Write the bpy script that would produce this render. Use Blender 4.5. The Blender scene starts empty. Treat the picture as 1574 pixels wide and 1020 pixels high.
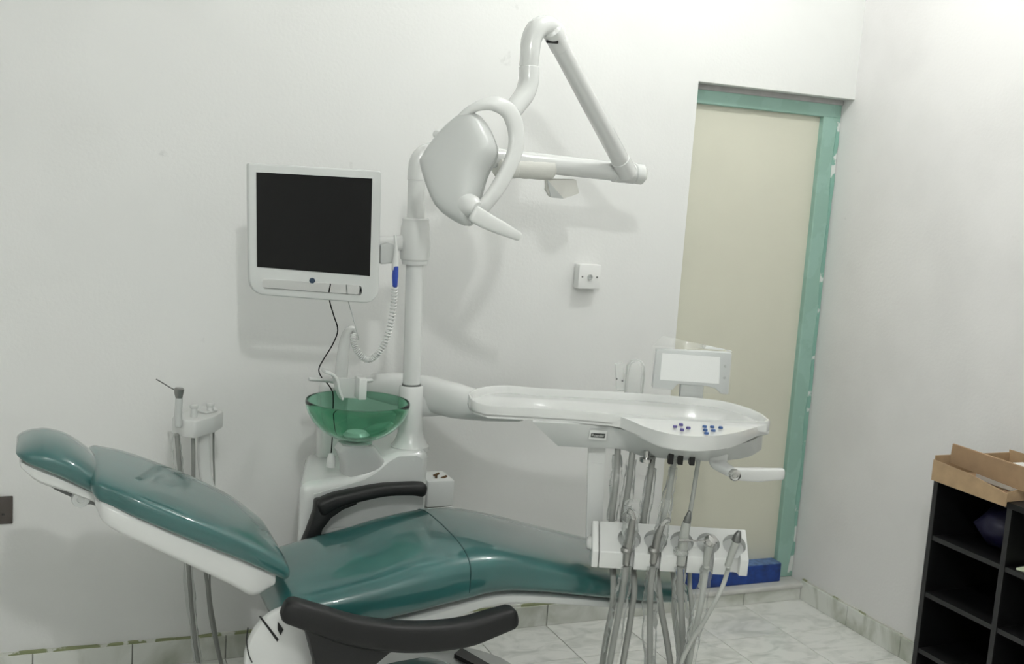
import bpy, bmesh, math, random
from mathutils import Vector, Matrix, noise
random.seed(7)
C = bpy.context.scene.collection
SC = bpy.context.scene

# ---------------------------------------------------------------- camera
# world: x along the back wall (0 = corner by the door), y into the back wall (0 = wall face), z up, metres
cam_d = bpy.data.cameras.new('camera')
cam = bpy.data.objects.new('camera', cam_d); C.objects.link(cam)
RT, UP, FW = [Vector(v) for v in [(0.919, -0.389, 0.069), (-0.011, 0.149, 0.989), (0.395, 0.909, -0.133)]]
FW.normalize(); RT = (RT - FW * RT.dot(FW)).normalized(); UP = RT.cross(FW)
cam.matrix_world = Matrix.Translation(Vector((-3.000, -3.630, 1.660))) @ Matrix((RT, UP, -FW)).transposed().to_4x4()
cam_d.sensor_width = 36.0; cam_d.lens = 1700 * 36 / 1574; cam_d.clip_start = 0.05
SC.camera = cam

# ---------------------------------------------------------------- world and exposure
W = bpy.data.worlds.new('room_ambient'); SC.world = W; W.use_nodes = True
W.node_tree.nodes['Background'].inputs[0].default_value = (0.8, 0.85, 0.85, 1)
W.node_tree.nodes['Background'].inputs[1].default_value = 0.05
vs = SC.view_settings
vs.view_transform = 'Standard'; vs.look = 'None'; vs.gamma = 1; vs.use_curve_mapping = False
vs.exposure = 0.0
SC.cycles.transparent_max_bounces = 32
LAMPS = [(-1.02, -1.05, 3.03, 325.0), (-2.85, -3.7, 3.03, 710.0)]   # the two ceiling bulbs (x, y, z, strength)

# ---------------------------------------------------------------- helpers: materials
def lin(c):
    return tuple(((v / 255) / 12.92 if v / 255 <= 0.04045 else ((v / 255 + 0.055) / 1.055) ** 2.4) for v in c) + (1,)
def mat(name, col, rough=0.5, metal=0.0, coat=0.0, var=0.0, vscale=6.0, bump=0.0, bscale=120.0, trans=0.0, ior=1.45, emit=0.0, spec=0.5, coat_rough=0.05, bdist=0.002):
    m = bpy.data.materials.new(name); m.use_nodes = True
    nt = m.node_tree; b = nt.nodes['Principled BSDF']
    b.inputs['Base Color'].default_value = lin(col); b.inputs['Roughness'].default_value = rough
    b.inputs['Metallic'].default_value = metal; b.inputs['Coat Weight'].default_value = coat
    b.inputs['Coat Roughness'].default_value = coat_rough
    b.inputs['Transmission Weight'].default_value = trans; b.inputs['IOR'].default_value = ior
    b.inputs['Specular IOR Level'].default_value = spec
    if emit:
        b.inputs['Emission Color'].default_value = lin(col); b.inputs['Emission Strength'].default_value = emit
    tc = nt.nodes.new('ShaderNodeTexCoord')
    if var:
        n = nt.nodes.new('ShaderNodeTexNoise'); n.inputs['Scale'].default_value = vscale; n.inputs['Detail'].default_value = 6
        r = nt.nodes.new('ShaderNodeValToRGB')
        r.color_ramp.elements[0].position = 0.3; r.color_ramp.elements[1].position = 0.7
        r.color_ramp.elements[0].color = lin([max(0, c * (1 - var)) for c in col]); r.color_ramp.elements[1].color = lin([min(255, c * (1 + var * 0.5)) for c in col])
        nt.links.new(tc.outputs['Object'], n.inputs['Vector']); nt.links.new(n.outputs['Fac'], r.inputs['Fac'])
        nt.links.new(r.outputs['Color'], b.inputs['Base Color'])
    if bump:
        n2 = nt.nodes.new('ShaderNodeTexNoise'); n2.inputs['Scale'].default_value = bscale; n2.inputs['Detail'].default_value = 3
        bp = nt.nodes.new('ShaderNodeBump'); bp.inputs['Strength'].default_value = bump; bp.inputs['Distance'].default_value = bdist
        nt.links.new(tc.outputs['Object'], n2.inputs['Vector']); nt.links.new(n2.outputs['Fac'], bp.inputs['Height'])
        nt.links.new(bp.outputs['Normal'], b.inputs['Normal'])
        if coat: nt.links.new(bp.outputs['Normal'], b.inputs['Coat Normal'])
    return m
def film_mat(name, haze=0.05, tint=(240, 243, 241)):
    m = bpy.data.materials.new(name); m.use_nodes = True; nt = m.node_tree
    nt.nodes.remove(nt.nodes['Principled BSDF']); out = nt.nodes['Material Output']
    tr = nt.nodes.new('ShaderNodeBsdfTransparent'); gl = nt.nodes.new('ShaderNodeBsdfGlossy'); df = nt.nodes.new('ShaderNodeBsdfDiffuse'); tl = nt.nodes.new('ShaderNodeBsdfTranslucent')
    gl.inputs['Roughness'].default_value = 0.12; df.inputs['Color'].default_value = lin(tint); tl.inputs['Color'].default_value = lin(tint)
    md = nt.nodes.new('ShaderNodeMixShader'); md.inputs[0].default_value = 0.45
    m1 = nt.nodes.new('ShaderNodeMixShader'); m2 = nt.nodes.new('ShaderNodeMixShader')
    fr = nt.nodes.new('ShaderNodeFresnel'); fr.inputs['IOR'].default_value = 1.25
    ad = nt.nodes.new('ShaderNodeMath'); ad.operation = 'ADD'; ad.inputs[1].default_value = haze; ad.use_clamp = True
    tc = nt.nodes.new('ShaderNodeTexCoord'); n = nt.nodes.new('ShaderNodeTexNoise'); n.inputs['Scale'].default_value = 40; n.inputs['Detail'].default_value = 4
    bp = nt.nodes.new('ShaderNodeBump'); bp.inputs['Strength'].default_value = 0.5; bp.inputs['Distance'].default_value = 0.01
    nt.links.new(tc.outputs['Object'], n.inputs['Vector']); nt.links.new(n.outputs['Fac'], bp.inputs['Height'])
    nt.links.new(bp.outputs['Normal'], gl.inputs['Normal'])
    nt.links.new(df.outputs[0], md.inputs[1]); nt.links.new(tl.outputs[0], md.inputs[2])
    m1.inputs[0].default_value = 0.22
    nt.links.new(md.outputs[0], m1.inputs[1]); nt.links.new(gl.outputs[0], m1.inputs[2])
    nt.links.new(fr.outputs[0], ad.inputs[0]); nt.links.new(ad.outputs[0], m2.inputs[0])
    nt.links.new(tr.outputs[0], m2.inputs[1]); nt.links.new(m1.outputs[0], m2.inputs[2])
    nt.links.new(m2.outputs[0], out.inputs['Surface'])
    return m
def marble_mat(name, base, vein, scale):
    m = mat(name, base, 0.22); nt = m.node_tree; b = nt.nodes['Principled BSDF']
    tc = nt.nodes.new('ShaderNodeTexCoord'); oi = nt.nodes.new('ShaderNodeObjectInfo')
    add = nt.nodes.new('ShaderNodeVectorMath'); add.operation = 'ADD'
    sc = nt.nodes.new('ShaderNodeVectorMath'); sc.operation = 'SCALE'; sc.inputs['Scale'].default_value = 9.0
    nt.links.new(oi.outputs['Location'], sc.inputs[0]); nt.links.new(tc.outputs['Object'], add.inputs[0]); nt.links.new(sc.outputs[0], add.inputs[1])
    n = nt.nodes.new('ShaderNodeTexNoise'); n.inputs['Scale'].default_value = scale; n.inputs['Detail'].default_value = 5; n.inputs['Distortion'].default_value = 1.2
    st = nt.nodes.new('ShaderNodeMapping'); st.inputs['Rotation'].default_value = (0.5, 0.6, 0.7); st.inputs['Scale'].default_value = (1, 1.7, 1)
    nt.links.new(add.outputs[0], st.inputs['Vector']); nt.links.new(st.outputs[0], n.inputs['Vector'])
    r = nt.nodes.new('ShaderNodeValToRGB'); e = r.color_ramp.elements
    e[0].position = 0.30; e[0].color = lin(vein); e[1].position = 0.56; e[1].color = lin(base)
    nt.links.new(n.outputs['Fac'], r.inputs['Fac']); nt.links.new(r.outputs['Color'], b.inputs['Base Color'])
    return m
def wall_mat(name, col, stain, seed):
    m = mat(name, col, 0.75, bump=0.35, bscale=90, bdist=0.0015); nt = m.node_tree; b = nt.nodes['Principled BSDF']
    tc = nt.nodes.new('ShaderNodeTexCoord')
    mp = nt.nodes.new('ShaderNodeMapping'); mp.inputs['Location'].default_value = (seed, seed * 2, 0); nt.links.new(tc.outputs['Object'], mp.inputs['Vector'])
    n = nt.nodes.new('ShaderNodeTexNoise'); n.inputs['Scale'].default_value = 2.2; n.inputs['Detail'].default_value = 7; nt.links.new(mp.outputs[0], n.inputs['Vector'])
    r = nt.nodes.new('ShaderNodeValToRGB'); e = r.color_ramp.elements
    e[0].position = 0.28; e[0].color = lin(stain); e[1].position = 0.52; e[1].color = lin(col)
    n3 = nt.nodes.new('ShaderNodeTexNoise'); n3.inputs['Scale'].default_value = 7; n3.inputs['Detail'].default_value = 8; nt.links.new(mp.outputs[0], n3.inputs['Vector'])
    r3 = nt.nodes.new('ShaderNodeValToRGB'); e3 = r3.color_ramp.elements
    e3[0].position = 0.235; e3[0].color = lin((120, 122, 118)); e3[1].position = 0.275; e3[1].color = (1, 1, 1, 1)
    mx = nt.nodes.new('ShaderNodeMix'); mx.data_type = 'RGBA'; mx.blend_type = 'MULTIPLY'; mx.inputs[0].default_value = 0.22
    nt.links.new(n.outputs['Fac'], r.inputs['Fac']); nt.links.new(n3.outputs['Fac'], r3.inputs['Fac'])
    nt.links.new(r.outputs['Color'], mx.inputs[6]); nt.links.new(r3.outputs['Color'], mx.inputs[7]); nt.links.new(mx.outputs[2], b.inputs['Base Color'])
    return m
def peel_mat(name, a, c, scale, pos):
    m = mat(name, a, 0.6); nt = m.node_tree; b = nt.nodes['Principled BSDF']
    tc = nt.nodes.new('ShaderNodeTexCoord'); n = nt.nodes.new('ShaderNodeTexNoise'); n.inputs['Scale'].default_value = scale; n.inputs['Detail'].default_value = 5
    r = nt.nodes.new('ShaderNodeValToRGB'); e = r.color_ramp.elements
    e[0].position = pos; e[0].color = lin(a); e[1].position = pos + 0.03; e[1].color = lin(c)
    nt.links.new(tc.outputs['Object'], n.inputs['Vector']); nt.links.new(n.outputs['Fac'], r.inputs['Fac']); nt.links.new(r.outputs['Color'], b.inputs['Base Color'])
    return m

M = {
 'wall': wall_mat('white_wall_paint', (226, 227, 225), (221, 222, 220), 3.1),
 'wall_r': wall_mat('white_wall_paint_right', (227, 226, 225), (219, 218, 217), 8.4),
 'ceil': mat('ceiling_paint', (230, 230, 228), 0.85),
 'grout': mat('grout', (150, 150, 143), 0.8, var=0.1),
 'tile': marble_mat('marble_floor_tile', (232, 233, 229), (203, 206, 201), 8.0),
 'btile': marble_mat('marble_skirting_tile', (222, 224, 218), (176, 180, 166), 4.0),
 'peel': peel_mat('peeling_skirting_paint', (142, 149, 112), (214, 216, 208), 16, 0.53),
 'green': peel_mat('sea_green_frame_paint', (146, 180, 167), (152, 186, 174), 6, 0.5),
 'green_chip': peel_mat('chipped_frame_paint', (132, 174, 160), (216, 220, 216), 9, 0.53),
 'cream': mat('cream_door_paint', (212, 211, 195), 0.45, var=0.02, vscale=2),
 'blue': mat('blue_threshold_paint', (34, 66, 140), 0.45, var=0.25, vscale=30),
 'bluedust': mat('dusty_blue_paint', (96, 124, 168), 0.6, var=0.3, vscale=40),
 'sill': mat('sill_cement', (205, 205, 200), 0.45, var=0.06, vscale=12),
 'white': mat('white_plastic', (212, 214, 212), 0.3, coat=0.6, spec=0.5),
 'white2': mat('white_plastic_satin', (200, 203, 201), 0.42, coat=0.15),
 'whitem': mat('white_enamel_metal', (212, 214, 212), 0.25, coat=0.7),
 'grey': mat('light_grey_plastic', (190, 193, 191), 0.45),
 'greyd': mat('grey_metal', (110, 112, 110), 0.4, metal=0.5),
 'hose': mat('grey_rubber_hose', (146, 148, 144), 0.5, var=0.06),
 'hosel': mat('pale_grey_hose', (172, 175, 170), 0.45, var=0.05),
 'black': mat('black_plastic', (16, 16, 17), 0.45),
 'arm': mat('charcoal_armrest_rubber', (15, 16, 17), 0.5, bump=0.2, bscale=500, bdist=0.0006),
 'screen': mat('black_monitor_glass', (5, 6, 6), 0.08, spec=0.35),
 'teal': mat('teal_vinyl_under_clear_film', (36, 90, 88), 0.4, coat=1.0, coat_rough=0.03, var=0.08, vscale=5, bump=0.16, bscale=9, bdist=0.005, spec=0.6),
 'chrome': mat('chrome', (190, 190, 188), 0.15, metal=1.0),
 'steel': mat('brushed_handpiece_steel', (150, 150, 147), 0.3, metal=0.85),
 'glass': mat('green_glass', (170, 221, 197), 0.02, trans=1.0, ior=1.3),
 'film': film_mat('clear_plastic_film', 0.09),
 'film2': film_mat('hazy_plastic_film', 0.32),
 'shelf': mat('black_laminate', (9, 9, 10), 0.5),
 'shelfe': mat('black_laminate_edge', (42, 42, 43), 0.5),
 'card': mat('brown_cardboard', (172, 146, 114), 0.85, var=0.06, vscale=25),
 'card2': mat('brown_cardboard_inner', (154, 127, 98), 0.85, var=0.06, vscale=25),
 'paper': mat('white_paper', (235, 235, 232), 0.8),
 'paperg': mat('pale_green_paper', (205, 214, 188), 0.8),
 'bag': mat('dark_blue_plastic_bag', (12, 10, 44), 0.5),
 'brown': mat('dark_bronze_socket', (78, 72, 68), 0.35),
 'brass': mat('aged_brass', (92, 72, 52), 0.35, metal=0.8),
 'btnb': mat('blue_button', (60, 90, 140), 0.35),
 'btnv': mat('violet_button', (92, 86, 140), 0.35),
 'badge': mat('badge_black', (44, 48, 46), 0.5),
 'ink': mat('badge_lettering', (205, 208, 205), 0.5),
 'cambl': mat('blue_camera_grip', (44, 70, 160), 0.35),
 'lightpanel': mat('milky_viewer_panel', (244, 245, 244), 0.5),
 'tray': mat('glossy_white_tray', (214, 216, 214), 0.14, coat=0.5),
 'sockw': mat('white_socket_plastic', (230, 231, 229), 0.4),
 'plaster': mat('bare_grey_plaster', (178, 177, 176), 0.85, var=0.05, vscale=20),
 'peel2': peel_mat('grimy_skirting_edge', (150, 154, 126), (208, 208, 202), 14, 0.42),
 'seam': mat('dark_teal_seam', (22, 62, 62), 0.5),
 'case': mat('viewer_case_plastic', (204, 207, 206), 0.45),
 'bulb': mat('lit_bulb', (252, 253, 250), 0.4, emit=1.0),
 'olive': mat('olive_hose', (134, 132, 112), 0.45),
}

# ---------------------------------------------------------------- helpers: shapes (world coordinates)
def V3(p): return Vector(p)
def origin(p):
    v = Vector((0, 0, 0))
    while p: v += p.location; p = p.parent
    return v
def obj(name, geo, m, parent=None, smooth=35, loc=None):
    verts, faces = geo
    verts = [Vector(v) for v in verts]
    if parent is None:
        if loc is None:
            lo = [min(v[i] for v in verts) for i in range(3)]; hi = [max(v[i] for v in verts) for i in range(3)]
            loc = ((lo[0] + hi[0]) / 2, (lo[1] + hi[1]) / 2, lo[2])
        o0 = Vector(loc)
    else: o0 = origin(parent)
    me = bpy.data.meshes.new(name); me.from_pydata([v - o0 for v in verts], [], faces)
    bm = bmesh.new(); bm.from_mesh(me); bmesh.ops.recalc_face_normals(bm, faces=bm.faces); bm.to_mesh(me); bm.free()
    if smooth:
        me.shade_smooth(); me.set_sharp_from_angle(angle=math.radians(smooth))
    me.materials.append(m if not isinstance(m, str) else M[m])
    o = bpy.data.objects.new(name, me); C.objects.link(o)
    if parent: o.parent = parent
    else: o.location = o0
    return o
def tag(o, label, cat, group=None):
    o['label'] = label; o['category'] = cat
    if group: o['group'] = group
    return o
def thing(name, label, cat, loc, group=None):
    o = bpy.data.objects.new(name, None); C.objects.link(o); o.location = loc; o.empty_display_size = 0.05
    return tag(o, label, cat, group)
def struct(o): o['kind'] = 'structure'; return o
def from_bm(bm):
    bm.verts.index_update(); g = ([v.co.copy() for v in bm.verts], [[v.index for v in f.verts] for f in bm.faces]); bm.free(); return g
def join(*gs):
    V, F = [], []
    for v, f in gs:
        k = len(V); V += list(v); F += [[i + k for i in q] for q in f]
    return V, F
def bevel_bm(bm, bev, seg, ang=25):
    if bev > 0:
        es = [e for e in bm.edges if len(e.link_faces) == 2 and e.calc_face_angle(0) > math.radians(ang)]
        bmesh.ops.bevel(bm, geom=es, offset=bev, segments=seg, profile=0.5, affect='EDGES', clamp_overlap=True)
def box(lo, hi, bev=0.0, seg=2, axes=None, at=(0, 0, 0)):
    bm = bmesh.new()
    bmesh.ops.create_cube(bm, size=1)
    for v in bm.verts:
        v.co = Vector([(lo[i] + hi[i]) / 2 + v.co[i] * (hi[i] - lo[i]) for i in range(3)])
    bevel_bm(bm, bev, seg)
    if axes:
        for v in bm.verts: v.co = Vector(at) + Vector(axes[0]) * v.co.x + Vector(axes[1]) * v.co.y + Vector(axes[2]) * v.co.z
    return from_bm(bm)
def prism(poly, off, bev=0.0, seg=2, ang=25):
    bm = bmesh.new(); vs = [bm.verts.new(p) for p in poly]; f = bm.faces.new(vs)
    r = bmesh.ops.extrude_face_region(bm, geom=[f])
    bmesh.ops.translate(bm, verts=[e for e in r['geom'] if isinstance(e, bmesh.types.BMVert)], vec=Vector(off))
    bm.normal_update(); bmesh.ops.recalc_face_normals(bm, faces=bm.faces); bevel_bm(bm, bev, seg, ang)
    return from_bm(bm)
def loft(rings, cap=True, closed=False):
    n = len(rings[0]); V = [Vector(p) for r in rings for p in r]; F = []
    m = len(rings)
    for i in range(m if closed else m - 1):
        j = (i + 1) % m
        for k in range(n):
            F.append([i * n + k, i * n + (k + 1) % n, j * n + (k + 1) % n, j * n + k])
    if cap and not closed:
        F.append(list(range(n))[::-1]); F.append([(m - 1) * n + k for k in range(n)])
    return V, F
def smooth_path(pts, res):
    P = [Vector(p) for p in pts]
    if res <= 1 or len(P) < 3: return P
    out = []
    for i in range(len(P) - 1):
        p0 = P[i - 1] if i else P[0] * 2 - P[1]; p1, p2 = P[i], P[i + 1]; p3 = P[i + 2] if i + 2 < len(P) else P[-1] * 2 - P[-2]
        for s in range(res):
            t = s / res
            out.append(0.5 * (2 * p1 + (p2 - p0) * t + (2 * p0 - 5 * p1 + 4 * p2 - p3) * t * t + (3 * p1 - p0 - 3 * p2 + p3) * t ** 3))
    out.append(P[-1]); return out
def lerp_list(vals, n):
    k = len(vals); out = []
    for i in range(n):
        t = i / (n - 1) * (k - 1); a = min(int(t), k - 2); out.append(vals[a] + (vals[a + 1] - vals[a]) * (t - a))
    return out
def tube(pts, r, n=12, res=5, flat=None, rnd=0.0, roundend=True):
    P = smooth_path(pts, res); m = len(P)
    rs = [r] * m if isinstance(r, (int, float)) else lerp_list(r, m)
    if roundend and not rnd and m >= 2:
        t0 = (P[1] - P[0]).normalized(); t1 = (P[-1] - P[-2]).normalized()
        P = [P[0] - t0 * rs[0] * 0.25] + P + [P[-1] + t1 * rs[-1] * 0.25]; rs = [rs[0] * 0.75] + rs + [rs[-1] * 0.75]; m += 2
    rings = []; t = (P[1] - P[0]).normalized()
    a = Vector((0, 1, 0)) if abs(t.y) < 0.9 else Vector((1, 0, 0))
    nrm = (a - t * a.dot(t)).normalized()
    for i in range(m):
        t = (P[min(i + 1, m - 1)] - P[max(i - 1, 0)]).normalized()
        nrm = (nrm - t * nrm.dot(t)).normalized(); b = t.cross(nrm); ring = []
        for k in range(n):
            an = 2 * math.pi * k / n; rr = rs[i]
            if rnd: rr *= 1 + rnd * (noise.noise(Vector((i * 0.35, math.cos(an) * 1.3, math.sin(an) * 1.3 + pts[0][0] * 31))) * 2)
            fb = flat if flat else 1.0
            ring.append(P[i] + nrm * math.cos(an) * rr + b * math.sin(an) * rr * fb)
        rings.append(ring)
    return loft(rings)
def lathe(c, prof, n=36, axis=(0, 0, 1)):
    ax = Vector(axis).normalized(); a = Vector((1, 0, 0)) if abs(ax.x) < 0.9 else Vector((0, 1, 0))
    e1 = (a - ax * a.dot(ax)).normalized(); e2 = ax.cross(e1); c = Vector(c)
    return loft([[c + ax * h + (e1 * math.cos(2 * math.pi * k / n) + e2 * math.sin(2 * math.pi * k / n)) * max(r, 1e-4) for k in range(n)] for r, h in prof])
def sphere(c, r, n=16):
    return lathe(c, [(r * math.sin(math.pi * i / 10), -r * math.cos(math.pi * i / 10)) for i in range(11)], n)
def sgn(v, e): return math.copysign(abs(v) ** e, v)
def cushion(st, yc, e=0.55, n=36, endr=0.0, sub=4, crown=0.0):
    """stations (x, z top, z bottom, half width); a padded slab along x with rounded sides and ends"""
    S = smooth_path([Vector((s[0], s[1], s[2])) for s in st], sub); Wd = smooth_path([Vector((s[3], s[4] if len(s) > 4 else 0, 0)) for s in st], sub)
    rings = []
    def ring(x, zt, zb, hw, dy, fz):
        zc, h = (zt + zb) / 2, (zt - zb) / 2 * fz
        out = []
        for k in range(n):
            a = 2 * math.pi * k / n; cy, cz = sgn(math.cos(a), e), sgn(math.sin(a), e)
            zz = zc + h * cz + (crown * (1 - (cy * cy)) * (zt - zb) * fz if cz > 0 else 0)
            out.append(Vector((x, yc + dy + hw * cy, zz)))
        return out
    N = len(S)
    if endr:
        d = (S[1] - S[0]).normalized()
        for i in range(8):
            a = math.pi / 2 * (i + 0.4) / 8.4; p = S[0] - d * endr * math.cos(a)
            rings.append(ring(p.x, p.y, p.z, Wd[0].x - endr * 1.2 * (1 - math.sin(a)), Wd[0].y, math.sin(a)))
    for i in range(N): rings.append(ring(S[i].x, S[i].y, S[i].z, Wd[i].x, Wd[i].y, 1))
    if endr:
        d = (S[-1] - S[-2]).normalized()
        for i in range(7, -1, -1):
            a = math.pi / 2 * (i + 0.4) / 8.4; p = S[-1] + d * endr * math.cos(a)
            rings.append(ring(p.x, p.y, p.z, Wd[-1].x - endr * 1.2 * (1 - math.sin(a)), Wd[-1].y, math.sin(a)))
    return loft(rings)
def bar(pts, hw, ht, wdir, e=0.6, n=20, res=5):
    """rounded bar along a path; hw across wdir, ht across the other way; lists allowed"""
    P = smooth_path(pts, res); m = len(P); wd = Vector(wdir).normalized()
    hws = [hw] * m if isinstance(hw, (int, float)) else lerp_list(hw, m); hts = [ht] * m if isinstance(ht, (int, float)) else lerp_list(ht, m)
    rings = []
    def ring(p, t, a, b):
        w = (wd - t * wd.dot(t)).normalized(); u = t.cross(w)
        return [p + w * a * sgn(math.cos(q), e) + u * b * sgn(math.sin(q), e) for q in [2 * math.pi * k / n for k in range(n)]]
    for i in range(m):
        t = (P[min(i + 1, m - 1)] - P[max(i - 1, 0)]).normalized()
        if i == 0:
            for f, d in ((0.55, 1.0), (0.86, 0.6)): rings.append(ring(P[0] - t * min(hws[0], hts[0]) * d * 0.6, t, hws[0] * f, hts[0] * f))
        rings.append(ring(P[i], t, hws[i], hts[i]))
        if i == m - 1:
            for f, d in ((0.86, 0.6), (0.55, 1.0)): rings.append(ring(P[-1] + t * min(hws[-1], hts[-1]) * d * 0.6, t, hws[-1] * f, hts[-1] * f))
    return loft(rings)
def copy_tree(o, parent=None):
    c = o.copy(); C.objects.link(c); c.parent = parent
    for ch in list(o.children): copy_tree(ch, c)
    return c
def boolean(o, cutter_geo):
    me = bpy.data.meshes.new('cut'); me.from_pydata([Vector(v) - origin(o) for v in cutter_geo[0]], [], cutter_geo[1])
    bm = bmesh.new(); bm.from_mesh(me); bmesh.ops.recalc_face_normals(bm, faces=bm.faces); bm.to_mesh(me); bm.free()
    co = bpy.data.objects.new('cut', me); C.objects.link(co); co.matrix_world = Matrix.Translation(origin(o))
    md = o.modifiers.new('cut', 'BOOLEAN'); md.object = co; md.operation = 'DIFFERENCE'; md.solver = 'EXACT'
    bpy.context.view_layer.update()
    dg = bpy.context.evaluated_depsgraph_get(); nm = bpy.data.meshes.new_from_object(o.evaluated_get(dg))
    o.modifiers.clear(); o.data = nm; nm.shade_smooth(); nm.set_sharp_from_angle(angle=math.radians(35))
    bpy.data.objects.remove(co)
def text_geo(s, size, at, ux, uz, depth=0.0006):
    cu = bpy.data.curves.new('t', 'FONT'); cu.body = s; cu.size = size; cu.extrude = depth; cu.align_x = 'CENTER'; cu.align_y = 'CENTER'
    o = bpy.data.objects.new('t', cu); C.objects.link(o); bpy.context.view_layer.update()
    me = bpy.data.meshes.new_from_object(o.evaluated_get(bpy.context.evaluated_depsgraph_get()))
    ux, uz = Vector(ux).normalized(), Vector(uz).normalized(); nz = ux.cross(uz)
    g = ([Vector(at) + ux * v.co.x + uz * v.co.y + nz * v.co.z for v in me.vertices], [list(p.vertices) for p in me.polygons])
    bpy.data.objects.remove(o); bpy.data.curves.remove(cu); bpy.data.meshes.remove(me); return g
U, Vf, Z = Vector((0.921, -0.391, 0.000)), Vector((-0.391, -0.921, 0.000)), Vector((0, 0, 1))     # the instrument tray's own right, front and up

# ================================================================ the room
T = 0.30
XL, YB, ZC = -4.25, -5.10, 3.20
DX, DH = -0.734, 2.085
struct(obj('floor', box((XL, YB, -0.10), (0.0, 0.18, -0.006)), 'grout', smooth=0))
floor = bpy.data.objects['floor']
tg = box((-T / 2 + 0.0012, -T / 2 + 0.0012, -0.006), (T / 2 - 0.0012, T / 2 - 0.0012, 0.0), 0.0012, 1)
tm = None
for i in range(14):
    for j in range(17):
        x, y = -(i + 0.5) * T, -(j + 0.5) * T
        if tm is None:
            tile = obj('tile', tg, 'tile', floor, smooth=0); tile.data.transform(Matrix.Translation(floor.location)); tm = tile
        else:
            tile = tm.copy(); C.objects.link(tile); tile.parent = floor
        tile.location = Vector((x, y, 0)) - floor.location
struct(obj('wall_back', prism([(XL, 0, -0.006), (DX, 0, -0.006), (DX, 0, DH), (0, 0, DH), (0, 0, ZC), (XL, 0, ZC)], (0, 0.18, 0)), 'wall', smooth=0, loc=(0, 0, 0)))
struct(obj('wall_right', box((0, YB, -0.006), (0.15, 0.18, ZC)), 'wall_r', smooth=0, loc=(0, 0, 0)))
struct(obj('wall_left', box((XL - 0.15, YB, -0.006), (XL, 0.18, ZC)), 'wall', smooth=0, loc=(0, 0, 0)))
struct(obj('wall_rear', box((XL - 0.15, YB - 0.15, -0.006), (0.15, YB, ZC)), 'wall', smooth=0, loc=(0, 0, 0)))
struct(obj('ceiling', box((XL - 0.15, YB - 0.15, ZC), (0.15, 0.18, ZC + 0.1)), 'ceil', smooth=0))
# tiled skirting, one piece per tile
BH = 0.083
sb = struct(obj('baseboard_back', box((XL, -0.004, 0), (DX, 0.0, BH - 0.002)), 'grout', smooth=0))
for k in range(2, 15):
    x1 = min(-k * T, DX) - 0.0015; x0 = -(k + 1) * T + 0.0015
    if x0 < XL: break
    obj('tile', box((x0, -0.012, 0.0), (x1, -0.001, BH), 0.0015, 1), 'btile', sb, smooth=0)
sb2 = struct(obj('baseboard_right', box((-0.004, YB, 0), (0.0, 0.0, BH - 0.002)), 'grout', smooth=0))
for k in range(0, 17):
    obj('tile', box((-0.012, -(k + 1) * T + 0.0015, 0.0), (-0.001, -k * T - 0.0015 - (0.002 if k == 0 else 0), BH), 0.0015, 1), 'btile', sb2, smooth=0)
def ragged(n, a, b, z0, z1, y0, y1, sw):
    rings = []
    for i in range(n + 1):
        t = i / n; x = a + (b - a) * t; w = noise.noise(Vector((x * 9, 1.7, 0.3))); w2 = noise.noise(Vector((x * 17, 4.1, 2.3)))
        zt = z1 + 0.004 * w; yt = y0 - 0.003 * w2
        q = [(x, y1, z0), (x, yt, z0), (x, yt, zt), (x, y1, zt)]
        rings.append([Vector((p[1], p[0], p[2])) if sw else Vector(p) for p in q])
    return loft(rings)
struct(obj('trim_1', ragged(160, XL, DX, BH, BH + 0.008, -0.009, 0.0, False), 'peel', smooth=0))
struct(obj('trim_2', ragged(160, YB, 0.0, BH, BH + 0.006, -0.006, 0.0, True), 'peel2', smooth=0))
# doorway step: tile face, cement sill, then the door in its frame
st = struct(obj('trim_3', box((DX, 0.0, -0.004), (0.0, 0.16, 0.050)), 'grout', smooth=0))
for a, b in ((DX + 0.001, -0.6015), (-0.5985, -0.3015), (-0.2985, -0.014)):
    obj('tile', box((a, -0.010, 0.0), (b, 0.0, 0.050), 0.0015, 1), 'btile', st, smooth=0)
obj('sill', box((DX, -0.018, 0.050), (-0.001, 0.16, 0.072), 0.008, 3), 'sill', st)
door = thing('door_1', 'cream painted door in a sea green frame with blue threshold', 'door', (DX / 2, 0.08, 0.072)); del door['category']; struct(door)
obj('door_leaf', box((DX + 0.040, 0.098, 0.150), (-0.082, 0.135, 2.015), 0.002, 1), 'cream', door)
obj('frame_head', box((DX, 0.072, 2.012), (0.0, 0.175, 2.066), 0.003, 1), 'green', door)
obj('plaster_infill', box((DX, 0.066, 2.064), (0.0, 0.175, DH), 0.002, 1), 'plaster', door)
obj('jamb', box((DX, 0.072, 0.072), (DX + 0.040, 0.175, 2.014), 0.003, 1), 'green', door)
jr = obj('jamb', box((-0.085, 0.072, 0.072), (0.0, 0.175, 2.014), 0.003, 1), 'green', door)
obj('paint_smear', ragged(120, 0.09, 2.0, -0.020, -0.004, 0.0695, 0.0725, False), 'green_chip', jr, smooth=0)
for v in bpy.data.objects['paint_smear'].data.vertices:      # stand the strip upright along the jamb's outer edge
    w = v.co + origin(jr); n1 = noise.noise(Vector((w.x * 6, 0.4, 9.0)))
    v.co = Vector((w.z + (0.012 * n1 if w.z < -0.012 else 0) , w.y, w.x)) - origin(jr)
th = obj('threshold', box((DX + 0.040, 0.028, 0.072), (-0.096, 0.13, 0.150), 0.003, 1), 'blue', door)
obj('threshold_top', box((DX + 0.041, 0.030, 0.150), (-0.097, 0.097, 0.1525)), 'bluedust', door, smooth=0)

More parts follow.
